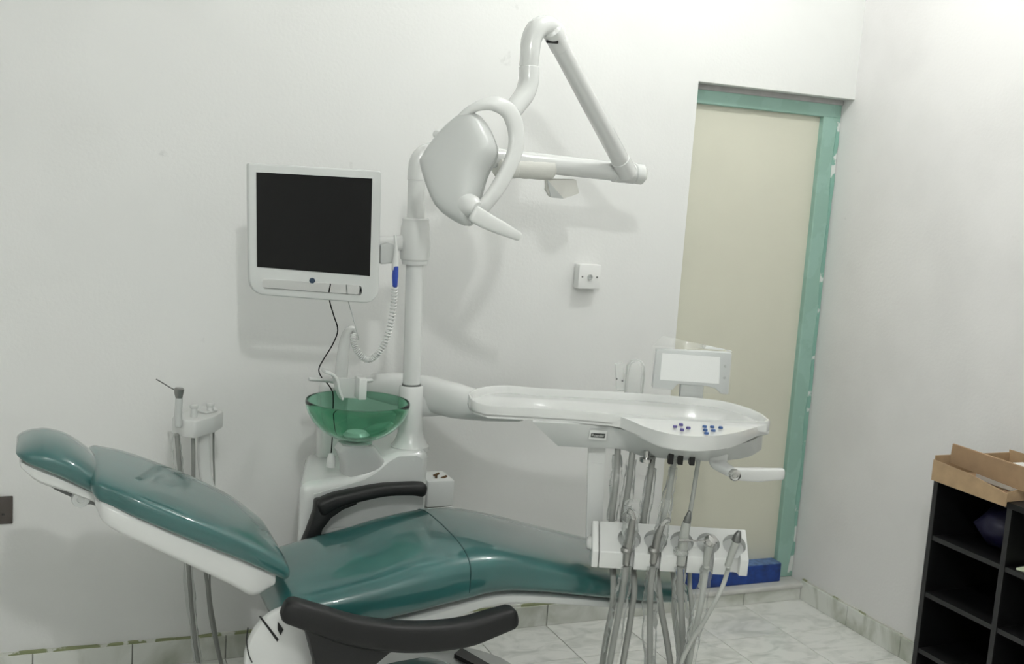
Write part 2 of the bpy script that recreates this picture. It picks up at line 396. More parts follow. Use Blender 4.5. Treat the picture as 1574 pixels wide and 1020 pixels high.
# ================================================================ ceiling bulbs
for i, (x, y, z, s) in enumerate(LAMPS):
    t = thing('ceiling_lamp', ['lit bulb hanging from the ceiling near the door', 'lit bulb hanging from the ceiling far from the door'][i], 'lamp', (x, y, ZC - 0.001), 'ceiling bulbs')
    obj('rose', lathe((x, y, ZC), [(0.0, -0.001), (0.05, -0.001), (0.05, -0.012), (0.035, -0.03), (0.0, -0.03)], 24), 'white', t)
    obj('socket', lathe((x, y, z), [(0.0, 0.14), (0.02, 0.14), (0.022, 0.075), (0.0, 0.075)], 20), 'white', t)
    b = obj('bulb', lathe((x, y, z), [(0.0, -0.055), (0.03, -0.045), (0.05, -0.015), (0.052, 0.01), (0.042, 0.04), (0.024, 0.075), (0.0, 0.08)], 24), 'bulb', t)
    bm_ = M['bulb'].copy(); bm_.node_tree.nodes['Principled BSDF'].inputs['Emission Strength'].default_value = s; b.data.materials[0] = bm_

# ================================================================ dental chair
YC = -0.815
ch = thing('dental_chair', 'reclined teal dental chair wrapped in clear film with two black armrests', 'dental chair', (-2.1, YC, 0.0))
obj('seat_cushion', cushion([(-2.40, .600, .490, .215), (-2.29, .622, .500, .232), (-2.18, .645, .515, .238), (-2.07, .672, .530, .240), (-1.95, .690, .550, .240), (-1.85, .690, .565, .240),
    (-1.72, .662, .553, .238), (-1.58, .622, .528, .232), (-1.43, .580, .502, .222), (-1.30, .548, .478, .205), (-1.25, .536, .470, .192)], YC, 0.48, 44, 0.045, 5, 0.08), 'teal', ch)
def seam(x, zt, zb, hw, e=0.48):
    pts = []
    for k in range(25):
        a = math.pi * (k / 24 * 1.1 - 0.05); cy, cz = sgn(math.cos(a), e), sgn(math.sin(a), e); h = (zt - zb) / 2
        pts.append((x, YC + hw * cy, (zt + zb) / 2 + h * cz + (0.08 * (1 - cy * cy) * (zt - zb) if cz > 0 else 0)))
    return tube(pts, 0.0016, 6, 1)
obj('seam', seam(-1.95, .690, .550, .240), 'seam', bpy.data.objects['seat_cushion'])
obj('seat_shell', cushion([(-2.36, .50, .43, .19), (-2.2, .52, .45, .215), (-2.0, .552, .495, .215), (-1.85, .572, .53, .212), (-1.68, .552, .515, .208), (-1.5, .52, .485, .20), (-1.33, .49, .46, .18)], YC, 0.5, 32, 0.02, 4), 'white2', ch)
obj('backrest_cushion', cushion([(-2.850, .918, .852, .190), (-2.78, .894, .822, .222), (-2.68, .850, .775, .236), (-2.58, .803, .727, .234, -.002), (-2.50, .760, .686, .222, -.010), (-2.44, .716, .652, .196, -.028)], YC, 0.46, 44, 0.035, 5, 0.06), 'teal', ch)
obj('backrest_shell', cushion([(-2.868, .872, .842, .16), (-2.838, .868, .800, .205), (-2.70, .806, .722, .216), (-2.56, .740, .640, .216), (-2.505, .712, .606, .214), (-2.455, .680, .632, .205)], YC, 0.4, 36, 0.006, 4), 'white', ch)
obj('headrest_cushion', cushion([(-3.0, .980, .930, .128), (-2.975, .980, .918, .134), (-2.93, .966, .894, .135), (-2.885, .934, .868, .132), (-2.852, .905, .852, .120)], YC, 0.62, 40, 0.046, 5, 0.12), 'teal', ch)
obj('headrest_shell', cushion([(-3.025, .950, .922, .10), (-2.99, .938, .890, .112), (-2.93, .908, .866, .112), (-2.868, .872, .836, .105)], YC, 0.5, 28, 0.012, 3), 'white', ch)
hb = obj('headrest_bracket', prism([(-2.979, -0.900, 0.891), (-2.902, -0.900, 0.872), (-2.861, -0.900, 0.844), (-2.852, -0.900, 0.821), (-2.875, -0.900, 0.832), (-2.899, -0.900, 0.833), (-2.922, -0.900, 0.853), (-2.956, -0.900, 0.872)], (0, 0.15, 0), 0.003, 1), 'greyd', ch)
obj('hinge_pin', lathe((-2.899, -0.915, 0.850), [(0.0, 0.004), (0.008, 0.004), (0.009, 0.0), (0.019, 0), (0.021, 0.006), (0.021, 0.175), (0.0, 0.18)], 24, (0, 1, 0)), 'grey', hb)
# near armrest: curved bar on a flared stem
na = obj('armrest', bar([(-2.445, -1.16, .632), (-2.38, -1.165, .606), (-2.30, -1.165, .572), (-2.20, -1.165, .546), (-2.10, -1.165, .534), (-2.0, -1.165, .536), (-1.93, -1.165, .552), (-1.88, -1.165, .564)],
    [0.030, 0.033, 0.034, 0.034, 0.032], [0.030, 0.034, 0.036, 0.034, 0.028], (0, 1, 0), 0.55), 'arm', ch)
obj('armrest_stem', prism([(-2.43, -1.185, .622), (-2.405, -1.185, .570), (-2.385, -1.185, .50), (-2.372, -1.185, .40), (-2.365, -1.185, .30), (-2.25, -1.185, .30), (-2.258, -1.185, .42), (-2.24, -1.185, .476), (-2.20, -1.185, .507), (-2.13, -1.185, .522), (-2.2, -1.185, .55), (-2.3, -1.185, .585)], (0, 0.045, 0), 0.008, 2, 40), 'arm', na)
fa = obj('armrest', bar([(-1.922, -0.545, 0.724), (-1.959, -0.545, 0.728), (-2.040, -0.545, 0.728), (-2.120, -0.545, 0.717), (-2.188, -0.545, 0.703), (-2.228, -0.545, 0.685)], [0.027, 0.027, 0.029, 0.028], [0.021, 0.018, 0.020, 0.026], (0, 1, 0), 0.6), 'arm', ch)
obj('armrest_stem', prism([(-2.249, -0.565, 0.710), (-2.251, -0.565, 0.675), (-2.269, -0.565, 0.617), (-2.300, -0.565, 0.537), (-2.244, -0.565, 0.533), (-2.224, -0.565, 0.620), (-2.200, -0.565, 0.653), (-2.166, -0.565, 0.676), (-2.120, -0.565, 0.692), (-2.145, -0.565, 0.713), (-2.203, -0.565, 0.712)], (0, 0.04, 0), 0.008, 2, 40), 'arm', fa)
# round hinge cover beside the hip, with its slots
cv = (-2.427, -1.075, 0.476)
scv = obj('side_cover', prism([(cv[0] + 0.104 * math.cos(a), -1.085, cv[2] + 0.128 * math.sin(a)) for a in [2 * math.pi * k / 40 for k in range(40)]], (0, 0.03, 0), 0.006, 2), 'white', ch)
obj('slot', prism([(-2.503, -1.087, 0.592), (-2.498, -1.087, 0.592), (-2.453, -1.087, 0.530), (-2.456, -1.087, 0.523)], (0, 0.004, 0)), 'black', scv, smooth=0)
obj('slot', prism([(-2.457, -1.087, 0.575), (-2.442, -1.087, 0.553), (-2.449, -1.087, 0.539), (-2.456, -1.087, 0.553)], (0, 0.004, 0)), 'black', scv, smooth=0)
obj('slot', tube([(-2.528, -1.087, 0.566), (-2.530, -1.087, 0.534), (-2.524, -1.087, 0.500), (-2.515, -1.087, 0.478)], 0.0016, 6, 3), 'black', scv)
# foot of the chair
obj('base_plate', prism([(-2.45, -1.03, 0), (-1.5, -1.0, 0), (-1.45, -0.95, 0), (-1.45, -0.68, 0), (-1.5, -0.63, 0), (-2.45, -0.60, 0), (-2.5, -0.65, 0), (-2.5, -0.98, 0)], (0, 0, 0.06), 0.015, 2), 'white2', ch)
bc = obj('base_cover', cushion([(-2.40, .24, .05, .15), (-2.25, .44, .05, .18), (-2.08, .44, .05, .18), (-1.98, .335, .05, .17), (-1.85, .30, .05, .165), (-1.70, .245, .05, .15), (-1.62, .18, .05, .13)], YC, 0.55, 32, 0.03, 4), 'white2', ch)
obj('slot', prism([(-1.905, -0.86, .322), (-1.86, -0.80, .31), (-1.79, -0.90, .285), (-1.83, -0.94, .297)], (0, 0, 0.012)), 'black', bc, smooth=0)
obj('teal_pad', cushion([(-2.26, .355, .24, .05), (-2.17, .382, .25, .07), (-2.08, .388, .25, .075), (-1.99, .372, .24, .065), (-1.93, .345, .23, .045)], -0.985, 0.7, 24, 0.02, 4), 'teal', ch)

# ================================================================ spittoon cabinet
cab = thing('spittoon_cabinet', 'white moulded spittoon cabinet standing behind the dental chair', 'cabinet', (-2.08, -0.33, 0.0))
obj('cabinet_body', prism([(-2.285, -0.5, .015), (-2.285, -0.5, .742), (-2.25, -0.5, .745), (-2.13, -0.5, .760), (-2.075, -0.5, .782), (-2.03, -0.5, .812), (-1.985, -0.5, .826), (-1.885, -0.5, .832), (-1.885, -0.5, .015)], (0, 0.36, 0), 0.028, 4, 40), 'whitem', cab)
for v in bpy.data.objects['cabinet_body'].data.vertices:      # narrower towards the wall
    w = v.co + origin(cab); k = min(1, max(0, (-1.885 - w.x) / 0.4)); v.co.x += (w.y + 0.5) * 0.27 * k
obj('plinth', box((-2.265, -0.475, 0.0), (-1.905, -0.165, 0.03)), 'grey', cab)
obj('front_panel', prism([(-2.020, -0.502, 0.798), (-1.988, -0.502, 0.817), (-1.930, -0.503, 0.819), (-1.908, -0.502, 0.806), (-1.892, -0.502, 0.611), (-2.241, -0.502, 0.601), (-2.242, -0.502, 0.711), (-2.090, -0.502, 0.748), (-2.051, -0.502, 0.771)], (0, 0.003, 0), 0.001, 1), 'white2', cab)
bc0 = V3((-2.119, -0.492, 0.986))
ped = obj('bowl_pedestal', loft([[(x + hx * sgn(math.cos(a), 0.5), y + hy * sgn(math.sin(a), 0.5), z) for a in [2 * math.pi * k / 28 for k in range(28)]] for x, y, hx, hy, z in ((-2.083, -0.445, 0.064, 0.046, .755), (-2.088, -0.455, 0.066, 0.052, .80), (bc0.x + 0.008, -0.472, 0.062, 0.054, bc0.z - 0.150), (bc0.x, -0.488, 0.047, 0.047, bc0.z - 0.127))]), 'white', cab)
obj('drain_tap', lathe((-2.181, -0.450, 0.808), [(0, -0.03), (0.014, -0.03), (0.013, -0.005), (0.008, 0.010), (0, 0.013)], 18), 'white', cab)
tw = obj('cup_filler_tower', box((-2.165, -0.245, .72), (-2.078, -0.165, .990), 0.02, 3), 'white', cab)
sp = obj('cup_filler_spout', tube([(-2.099, -0.205, 1.001), (-2.096, -0.205, 1.069), (-2.092, -0.205, 1.122), (-2.085, -0.205, 1.152), (-2.071, -0.205, 1.163), (-2.062, -0.205, 1.152), (-2.061, -0.205, 1.137)], [0.021, 0.020, 0.017, 0.0135, 0.011, 0.009, 0.008], 16, 5), 'white', tw)
chd = obj('cup_holder', prism([(-2.160, -0.400, 1.041), (-2.101, -0.400, 1.037), (-2.098, -0.400, 0.976), (-2.147, -0.400, 0.979)], (0, 0.006, 0), 0.001, 1), 'white', cab)
obj('holder_lip', bar([(-2.210, -0.420, 1.067), (-2.186, -0.420, 1.059), (-2.173, -0.420, 1.043), (-2.164, -0.420, 1.011), (-2.152, -0.420, 0.983)], 0.028, 0.005, (0, 1, 0), 0.5), 'white', chd)
obj('holder_side', box(V3((-2.106, -0.450, 0.982)), V3((-2.081, -0.390, 1.047)), 0.003, 2), 'white', chd)
obj('holder_stalk', bar([(-2.125, -0.225, .965), (-2.115, -0.27, 1.000), V3((-2.156, -0.330, 1.017)), V3((-2.142, -0.370, 1.025))], 0.010, 0.008, (1, 0, 0), 0.7), 'white', chd)
obj('holder_bar', tube([(-2.239, -0.370, 1.032), (-2.150, -0.370, 1.025), (-2.045, -0.370, 1.027)], 0.010, 12, 3, 0.6), 'white', chd)
vb = obj('valve_box', box(V3((-1.837, -0.360, 0.604)), (V3((-1.743, -0.360, 0.693)).x, -0.24, V3((-1.743, -0.360, 0.693)).z), 0.008, 2), 'white2', cab)
obj('valve_shelf', box((V3((-1.837, -0.360, 0.604)).x, -0.375, V3((-1.735, -0.360, 0.579)).z - 0.03), (V3((-1.732, -0.360, 0.599)).x, -0.24, V3((-1.736, -0.360, 0.595)).z), 0.006, 2), 'white', cab)
for px, dz in ((0.018, 0.030), (0.045, 0.020)):
    p = V3((-1.817, -0.330, 0.688)) + Vector((px, 0, -0.012))
    k = obj('valve_stem', tube([p, p + Vector((0, 0, dz))], 0.004, 10, 1), 'brass', vb)
    k = obj('valve_knob', tube([p + Vector((-0.009, 0, dz - 0.004)), p + Vector((0.009, 0, dz + 0.003))], 0.004, 10, 1), 'brass', vb)

Rb = 0.155
bw = thing('spittoon_bowl', 'translucent green glass spittoon bowl on a white pedestal', 'bowl', (bc0.x, bc0.y, bc0.z - 0.12))
def prof(R, d, off): return [(R * math.sin(math.pi / 2 * t) ** 0.9 + 0.0, -d * math.cos(math.pi / 2 * t) ** 1.15 + off) for t in [k / 14 for k in range(15)]]
outer = prof(Rb, 0.118, 0.0); inner = [(max(r - 0.006, 0), h + 0.006 * (1 - k / 14)) for k, (r, h) in enumerate(prof(Rb, 0.118, 0.0))]
obj('glass_bowl', lathe(bc0, outer + [(Rb - 0.002, 0.004), (Rb - 0.005, 0.004)] + inner[::-1], 64), 'glass', bw, smooth=60)
obj('drain_cap', lathe(bc0 + Vector((0, 0, -0.108)), [(0, 0), (0.038, 0.0), (0.040, 0.006), (0.03, 0.016), (0, 0.018)], 28), 'white', bw)
obj('bowl_foot', lathe(bc0 + Vector((0, 0, -0.118)), [(0, -0.012), (0.045, -0.012), (0.05, -0.004), (0.03, 0.0), (0, 0.0)], 28), 'white', bw)

# ================================================================ post with collar
pA = V3((-1.928, -0.420, 0.922)); pB = V3((-1.946, -0.420, 1.468)); py0 = -0.42; pax = (pB - pA).normalized(); px0 = pA.x
def pxz(z): return pA.x + pax.x / pax.z * (z - pA.z)
def zpx(p): return p[2]
zb = zpx((-1.921, -0.420, 0.827)); zs = zpx((-1.932, -0.420, 1.021)); zc1 = zpx((-1.946, -0.420, 1.396)); zc2 = zpx((-1.947, -0.420, 1.537)); ze = zpx((-1.947, -0.420, 1.680))
po = thing('equipment_post', 'tall white round post rising from the spittoon cabinet', 'post', (px0, py0, zb))
def plathe(pr, n): return lathe((pxz(0), py0, 0), pr, n, pax)
obj('base_sleeve', plathe([(0, zb - 0.01), (0.060, zb - 0.01), (0.060, zb + 0.004), (0.052, zb + 0.014), (0.043, zb + 0.032), (0.0385, zb + 0.055), (0.0375, zs - 0.004), (0.035, zs), (0.0, zs)], 40), 'whitem', po)
obj('gasket', plathe([(0, zs), (0.030, zs), (0.030, zs + 0.005), (0, zs + 0.005)], 32), 'greyd', po)
obj('pole', plathe([(0, zs + 0.004), (0.027, zs + 0.004), (0.0262, ze), (0, ze)], 36), 'whitem', po)
obj('collar', plathe([(0.0, zc1), (0.038, zc1), (0.040, zc1 + 0.012), (0.044, zc1 + 0.016), (0.046, zc1 + 0.03), (0.047, zc1 + 0.06), (0.044, zc1 + 0.11), (0.040, zc2 - 0.012), (0.041, zc2 - 0.004), (0.038, zc2), (0.0, zc2)], 40), 'white', po)

# ================================================================ operating light
la = thing('operating_light', 'white dental operating light on a jointed overhead arm', 'dental lamp', (px0, py0, ze))
zA = zpx((-1.388, -0.420, 1.720)); zA0 = zpx((-1.916, -0.420, 1.713))
pe = V3((-1.210, -0.420, 1.719))
pxe = pxz(ze)
obj('post_elbow', tube([(pxe, py0, ze - 0.03), (pxe, py0, ze), (pxe + 0.004, py0, ze + 0.028), (pxe + 0.022, py0, ze + 0.05), (pxe + 0.055, py0, ze + 0.058), (pxe + 0.12, py0, ze + 0.058)], 0.0275, 20, 5), 'whitem', la)
har = obj('horizontal_arm', tube([(pxe + 0.10, py0, ze + 0.058), (pe.x - 0.03, py0, pe.z)], 0.0310, 24, 1), 'whitem', la)
w0 = V3((-1.653, -0.420, 1.712)); w1 = V3((-1.512, -0.420, 1.713))
obj('foam_sleeve', tube([w0 + (w1 - w0) * k / 8 for k in range(9)], [0.0345, 0.036, 0.035, 0.037, 0.0355, 0.036, 0.0365, 0.036, 0.0365], 24, 1), mat('foam_wrap', (214, 214, 208), 0.7, bump=0.4, bscale=60), har)
obj('foam_sleeve', tube([V3((-1.693, -0.420, 1.711)), w0 + Vector((0.02, 0, 0))], 0.0375, 24, 1), M['foam_wrap'] if 'foam_wrap' in M else bpy.data.materials['foam_wrap'], har)
fl = [(-1.530, -0.430, 1.680), (-1.423, -0.430, 1.685), (-1.413, -0.440, 1.642), (-1.479, -0.470, 1.623), (-1.517, -0.440, 1.624), (-1.521, -0.420, 1.647)]
obj('wrapping_flap', prism(fl, (0.01, 0.035, 0.002), 0.004, 2), bpy.data.materials['foam_wrap'], har)
obj('wrapping_fold', prism([(-1.532, -0.445, 1.678), (-1.486, -0.480, 1.623), (-1.521, -0.455, 1.624)], (0.002, 0.006, 0), 0.001, 1), 'grey', har)
jt = obj('arm_joint', tube([pe + Vector((-0.075, 0, 0)), pe + Vector((0.028, 0, -0.001))], 0.0335, 24, 1), 'whitem', la)
obj('joint_band', tube([pe + Vector((-0.005, 0, 0)), pe + Vector((0.0, 0, 0))], 0.0345, 24, 1), 'grey', jt)
s0 = V3((-1.261, -0.455, 1.727)); s1 = V3((-1.665, -0.700, 2.087))
d01 = (s1 - s0).normalized()
spr = obj('spring_arm', tube([s0 + d01 * 0.03, s0 + (s1 - s0) * 0.5, s1 - d01 * 0.05], [0.029, 0.028, 0.0265], 24, 3), 'whitem', la)
obj('knuckle', tube([s0 - d01 * 0.015, s0 + d01 * 0.05], [0.032, 0.031], 24, 1), 'whitem', spr)
obj('knuckle_slot', box((-0.006, -0.033, -0.012), (0.006, 0.0, 0.012), 0.001, 1, (d01.cross(Vector((0, 1, 0))).normalized(), (0, 1, 0), d01), s0 + d01 * 0.012), 'black', spr)
obj('knuckle', tube([s1 - d01 * 0.055, s1 + d01 * 0.012], [0.028, 0.029], 24, 1), 'whitem', spr)
obj('knuckle_slot', tube([s1 - d01 * 0.02 + Vector((-0.033, -0.012, -0.012)), s1 - d01 * 0.02 + Vector((-0.004, -0.026, -0.012))], 0.005, 8, 1), 'black', spr)
eb = obj('elbow_tube', tube([(-1.643, -0.690, 2.075), (-1.661, -0.695, 2.096), (-1.691, -0.700, 2.104), (-1.720, -0.710, 2.091), (-1.736, -0.715, 2.062), (-1.740, -0.720, 2.024), (-1.741, -0.720, 1.986)], [0.027, 0.029, 0.030, 0.030, 0.029, 0.0275, 0.0268], 24, 5), 'whitem', la)
obj('swivel_gap', tube([(-1.740, -0.720, 1.990), (-1.740, -0.720, 1.983)], 0.0255, 24, 1), 'greyd', eb)
sv = obj('swivel_tube', tube([(-1.740, -0.720, 1.983), (-1.741, -0.725, 1.941), (-1.755, -0.735, 1.907), (-1.781, -0.750, 1.876), (-1.799, -0.760, 1.856)], [0.029, 0.029, 0.0285, 0.027, 0.026], 24, 5), 'whitem', la)
# lamp head: shield outline in its own tilted plane, domed towards the room
HN = Vector((-0.674, -0.712, 0.195))
ho = [V3(p) for p in smooth_path([(-1.922, -0.751, 1.836), (-1.896, -0.777, 1.833), (-1.877, -0.805, 1.797), (-1.865, -0.829, 1.751), (-1.872, -0.831, 1.718), (-1.891, -0.825, 1.673), (-1.908, -0.828, 1.604), (-1.922, -0.830, 1.547), (-1.943, -0.813, 1.538), (-1.994, -0.753, 1.581), (-2.022, -0.700, 1.679), (-2.017, -0.696, 1.708), (-1.990, -0.708, 1.758), (-1.961, -0.725, 1.799), (-1.935, -0.742, 1.827), (-1.922, -0.751, 1.836)], 4)][:-1]
hc = sum(ho, Vector()) / len(ho)
def hring(s, d): return [hc + (p - hc) * s + HN * d for p in ho]
hd = obj('lamp_head', loft([hring(*a) for a in ((0.90, -0.004), (0.985, 0.0), (1.0, 0.012), (0.985, 0.030), (0.94, 0.047), (0.86, 0.058), (0.72, 0.065), (0.45, 0.069), (0.15, 0.070))]), 'white2', la, smooth=50)
obj('head_rim', loft([hring(*a) for a in ((0.80, -0.034), (0.93, -0.030), (0.975, -0.018), (0.975, -0.006), (0.9, -0.003))]), 'grey', hd, smooth=50)
obj('side_button', lathe(V3((-1.986, -0.708, 1.774)) + HN * 0.012, [(0, -0.012), (0.012, -0.012), (0.012, 0.012), (0.008, 0.016), (0, 0.016)], 16, HN), 'white', hd)
yo = obj('yoke', bar([(-1.966, -0.770, 1.799), (-1.947, -0.785, 1.832), (-1.916, -0.800, 1.858), (-1.873, -0.810, 1.868), (-1.830, -0.810, 1.852), (-1.808, -0.815, 1.808), (-1.809, -0.825, 1.752), (-1.834, -0.840, 1.694), (-1.871, -0.855, 1.635), (-1.912, -0.865, 1.586)], [0.012, 0.018, 0.021, 0.023, 0.025, 0.023, 0.022, 0.022, 0.021], [0.010, 0.012, 0.013, 0.014, 0.016, 0.014, 0.013, 0.013, 0.012], (0.85, 0.3, 0.45), 0.7), 'white', la)
kb = obj('handle_joint', lathe(V3((-1.939, -0.865, 1.591)), [(0, -0.04), (0.026, -0.038), (0.03, -0.02), (0.029, 0.004), (0.02, 0.018), (0, 0.022)], 24, (0.45, -0.75, -0.3)), 'white', la)
hl = obj('handle', bar([(-1.940, -0.885, 1.573), (-1.905, -0.890, 1.556), (-1.865, -0.895, 1.540), (-1.814, -0.900, 1.520)], [0.024, 0.022, 0.019, 0.012], [0.013, 0.013, 0.012, 0.010], (0.25, 0.1, 0.95), 0.7), 'white', kb)

# ================================================================ monitor
mo = thing('monitor', 'white framed flat monitor with a dark blank screen mounted beside the post', 'monitor', (-2.257, -0.470, 1.284))
def rounded(pts, rad, n=6):
    out = []; N = len(pts)
    for i in range(N):
        p, a, b = Vector(pts[i]), Vector(pts[i - 1]), Vector(pts[(i + 1) % N]); r = rad[i] if isinstance(rad, (list, tuple)) else rad
        d1, d2 = (a - p).normalized(), (b - p).normalized()
        for k in range(n + 1):
            t = k / n; q1 = p + d1 * r * (1 - t); q2 = p + d2 * r * t; out.append(q1 * (1 - t) + q2 * t)
    return out
bz = obj('bezel', prism(rounded([(-2.469, -0.500, 1.665), (-2.086, -0.500, 1.669), (-2.074, -0.500, 1.280), (-2.452, -0.500, 1.300)], [0.008, 0.012, 0.05, 0.05]), (0, 0.026, 0), 0.005, 3, 40), 'white2', mo)
obj('screen', prism([(-2.445, -0.501, 1.641), (-2.113, -0.501, 1.645), (-2.105, -0.501, 1.362), (-2.433, -0.501, 1.378)], (0, 0.003, 0)), 'screen', mo, smooth=0)
slot_o = rounded([(-2.416, -0.502, 1.345), (-2.127, -0.502, 1.333), (-2.127, -0.502, 1.304), (-2.415, -0.502, 1.318)], 0.01)
boolean(bz, prism([p - Vector((0, 0.02, 0)) for p in slot_o], (0, 0.09, 0)))
scn = sum(slot_o, Vector()) / len(slot_o)
def sring(s_, y): return [Vector((scn.x + (p.x - scn.x) * s_ + math.copysign(0.0012, p.x - scn.x) * (s_ > 1), y, scn.z + (p.z - scn.z) * (1.0 if s_ == 1 else 1.06))) for p in slot_o]
obj('handle_slot_lining', loft([sring(1, -0.5015), sring(1, -0.4745), sring(1.004, -0.4745), sring(1.004, -0.5015)], closed=True), 'white', mo)
obj('power_button', lathe(V3((-2.275, -0.502, 1.344)), [(0, 0.005), (0.0085, 0.005), (0.008, -0.002), (0.0, -0.003)], 20, (0, 1, 0)), mat('dark_blue_button', (40, 62, 84), 0.3), mo)
obj('rear_housing', box((V3((-2.388, -0.460, 1.580)).x, -0.477, V3((-2.258, -0.460, 1.353)).z), (V3((-2.143, -0.460, 1.595)).x, -0.425, V3((-2.269, -0.460, 1.588)).z), 0.012, 3), 'white2', mo)
obj('mounting_arm', bar([V3((-2.117, -0.464, 1.450)), V3((-2.072, -0.446, 1.451)), V3((-2.027, -0.430, 1.453)), V3((-1.979, -0.420, 1.462))], 0.014, 0.024, (0, 1, 0), 0.7), 'white', mo)

# intra-oral camera in its clip, coiled lead and cables
ca = thing('intraoral_camera', 'white handheld camera with blue grip and coiled lead hanging by the monitor', 'camera', (-2.021, -0.460, 1.331))
obj('clip', prism(rounded([(-2.071, -0.478, 1.453), (-2.042, -0.478, 1.462), (-2.025, -0.478, 1.453), (-2.024, -0.478, 1.401), (-2.068, -0.478, 1.396)], 0.006), (0, 0.035, 0), 0.004, 2), 'grey', ca)
obj('wand', tube([(-2.031, -0.485, 1.484), (-2.025, -0.485, 1.450), (-2.025, -0.485, 1.411), (-2.025, -0.485, 1.382)], [0.004, 0.0055, 0.009, 0.010], 14, 4), 'white', ca)
obj('grip', bar([(-2.024, -0.487, 1.390), (-2.024, -0.487, 1.363), (-2.023, -0.487, 1.334)], [0.009, 0.0105, 0.008], [0.008, 0.009, 0.007], (0, 1, 0), 0.8), 'cambl', ca)
pth = smooth_path([(-2.022, -0.485, 1.332), (-2.019, -0.470, 1.274), (-2.022, -0.460, 1.213), (-2.034, -0.450, 1.156), (-2.056, -0.440, 1.116), (-2.081, -0.430, 1.102), (-2.105, -0.420, 1.121), (-2.118, -0.410, 1.149), (-2.119, -0.400, 1.175)], 14)
hel = []; L = 0; turns = 46
for i in range(len(pth) - 1):
    for s in range(8):
        t = (i + s / 8) / (len(pth) - 1); p = pth[i].lerp(pth[i + 1], s / 8); d = (pth[i + 1] - pth[i]).normalized()
        a = Vector((0, 1, 0)); n1 = (a - d * a.dot(d)).normalized(); n2 = d.cross(n1); an = 2 * math.pi * turns * t
        hel.append(p + (n1 * math.cos(an) + n2 * math.sin(an)) * 0.0078)
obj('coiled_lead', tube(hel, 0.0027, 5, 1), 'white', ca)
obj('thin_lead', tube([(-2.119, -0.400, 1.175), (-2.107, -0.420, 1.162), (-2.118, -0.440, 1.185), (-2.132, -0.440, 1.228), (-2.149, -0.444, 1.275), (-2.154, -0.444, 1.295), (-2.157, -0.440, 1.319), (-2.156, -0.428, 1.363)], 0.0018, 6, 4), 'grey', ca)
bk = obj('monitor_cable', tube([(-2.205, -0.428, 1.365), (-2.206, -0.440, 1.331), (-2.210, -0.444, 1.305), (-2.206, -0.444, 1.276), (-2.192, -0.440, 1.237), (-2.175, -0.430, 1.191), (-2.176, -0.380, 1.139), (-2.187, -0.320, 1.083), (-2.195, -0.300, 1.049), (-2.183, -0.290, 1.022), (-2.161, -0.280, 1.000), (-2.143, -0.280, 0.968), (-2.140, -0.280, 0.895), (-2.137, -0.280, 0.836), (-2.138, -0.280, 0.769)], 0.0021, 8, 6), 'black')
tag(bk, 'thin black cable looping down from the monitor behind the green bowl', 'cable')

# ================================================================ instrument tray on its arm
TZ = 1.06
tr = thing('instrument_tray', 'white dentist instrument tray with control panel and hose holder on a swing arm', 'instrument tray', (-1.5, -0.85, 0.95))
arm = obj('support_arm', bar([V3((-2.005, -0.235, .982)), V3((-1.94, -0.296, .984)), V3((-1.866, -0.360, .983)), V3((-1.810, -0.491, 0.985)), V3((-1.736, -0.568, 0.980)), V3((-1.654, -0.639, 0.980))], [0.036, 0.046, 0.049, 0.049, 0.046, 0.04], [0.040, 0.052, 0.056, 0.054, 0.042, 0.03], (0.7, 0.7, 0), 0.8, 24), 'white', tr)
obj('arm_stub', bar([(px0 + 0.01, py0, .952), V3((-1.862, -0.414, 0.955)), V3((-1.823, -0.473, 0.965))], [0.024, 0.026, 0.024], [0.032, 0.036, 0.03], (0.7, 0.7, 0), 0.9, 20), 'white', arm)
rim = [V3(p) for p in [(-1.873, -0.754, 1.060), (-1.891, -0.816, 1.060), (-1.896, -0.868, 1.060), (-1.878, -0.912, 1.060), (-1.741, -0.959, 1.060), (-1.650, -0.995, 1.060), (-1.562, -1.044, 1.060), (-1.485, -1.078, 1.060), (-1.399, -1.106, 1.060), (-1.313, -1.134, 1.060), (-1.223, -1.158, 1.060), (-1.153, -1.177, 1.060), (-1.126, -1.155, 1.060), (-1.097, -1.078, 1.060), (-1.087, -1.009, 1.060), (-1.095, -0.945, 1.060), (-1.112, -0.893, 1.060), (-1.164, -0.851, 1.060), (-1.226, -0.819, 1.060), (-1.322, -0.774, 1.060), (-1.415, -0.740, 1.060), (-1.520, -0.710, 1.060), (-1.615, -0.681, 1.060), (-1.706, -0.632, 1.060), (-1.749, -0.633, 1.060), (-1.788, -0.653, 1.060), (-1.824, -0.681, 1.060), (-1.856, -0.718, 1.060)]]
bul = [V3(p) for p in [(-1.543, -1.055, 1.054)] + [(-1.528, -1.094, 1.050)] + [(-1.518, -1.147, 1.046), (-1.502, -1.200, 1.046), (-1.478, -1.239, 1.046), (-1.426, -1.263, 1.046), (-1.353, -1.256, 1.046), (-1.268, -1.225, 1.046), (-1.181, -1.176, 1.046)]]
bul = smooth_path(bul, 3)
NB = [rim[i] for i in range(7)] + [Vector(p) for p in bul] + rim[12:]
def flat(pts, z): return [Vector((p.x, p.y, z)) for p in pts]
cen = sum(NB, Vector()) / len(NB)
def inset(pts, s): return [cen + (p - cen) * s for p in pts]
def und(pts, dz): return [Vector((p.x, p.y, 1.026 - (0.020 * min(1, (k - 6) / 10) * min(1, 0.4 + (6 + len(bul) - k) / 8) if 7 <= k < 7 + len(bul) else 0.008 if k == 7 + len(bul) else 0) + dz)) for k, p in enumerate(pts)]
def topz(pts, dz): return [Vector((p.x, p.y, (bul[k - 7].z - 0.004 if 7 <= k < 7 + len(bul) else 1.036) + dz)) for k, p in enumerate(pts)]
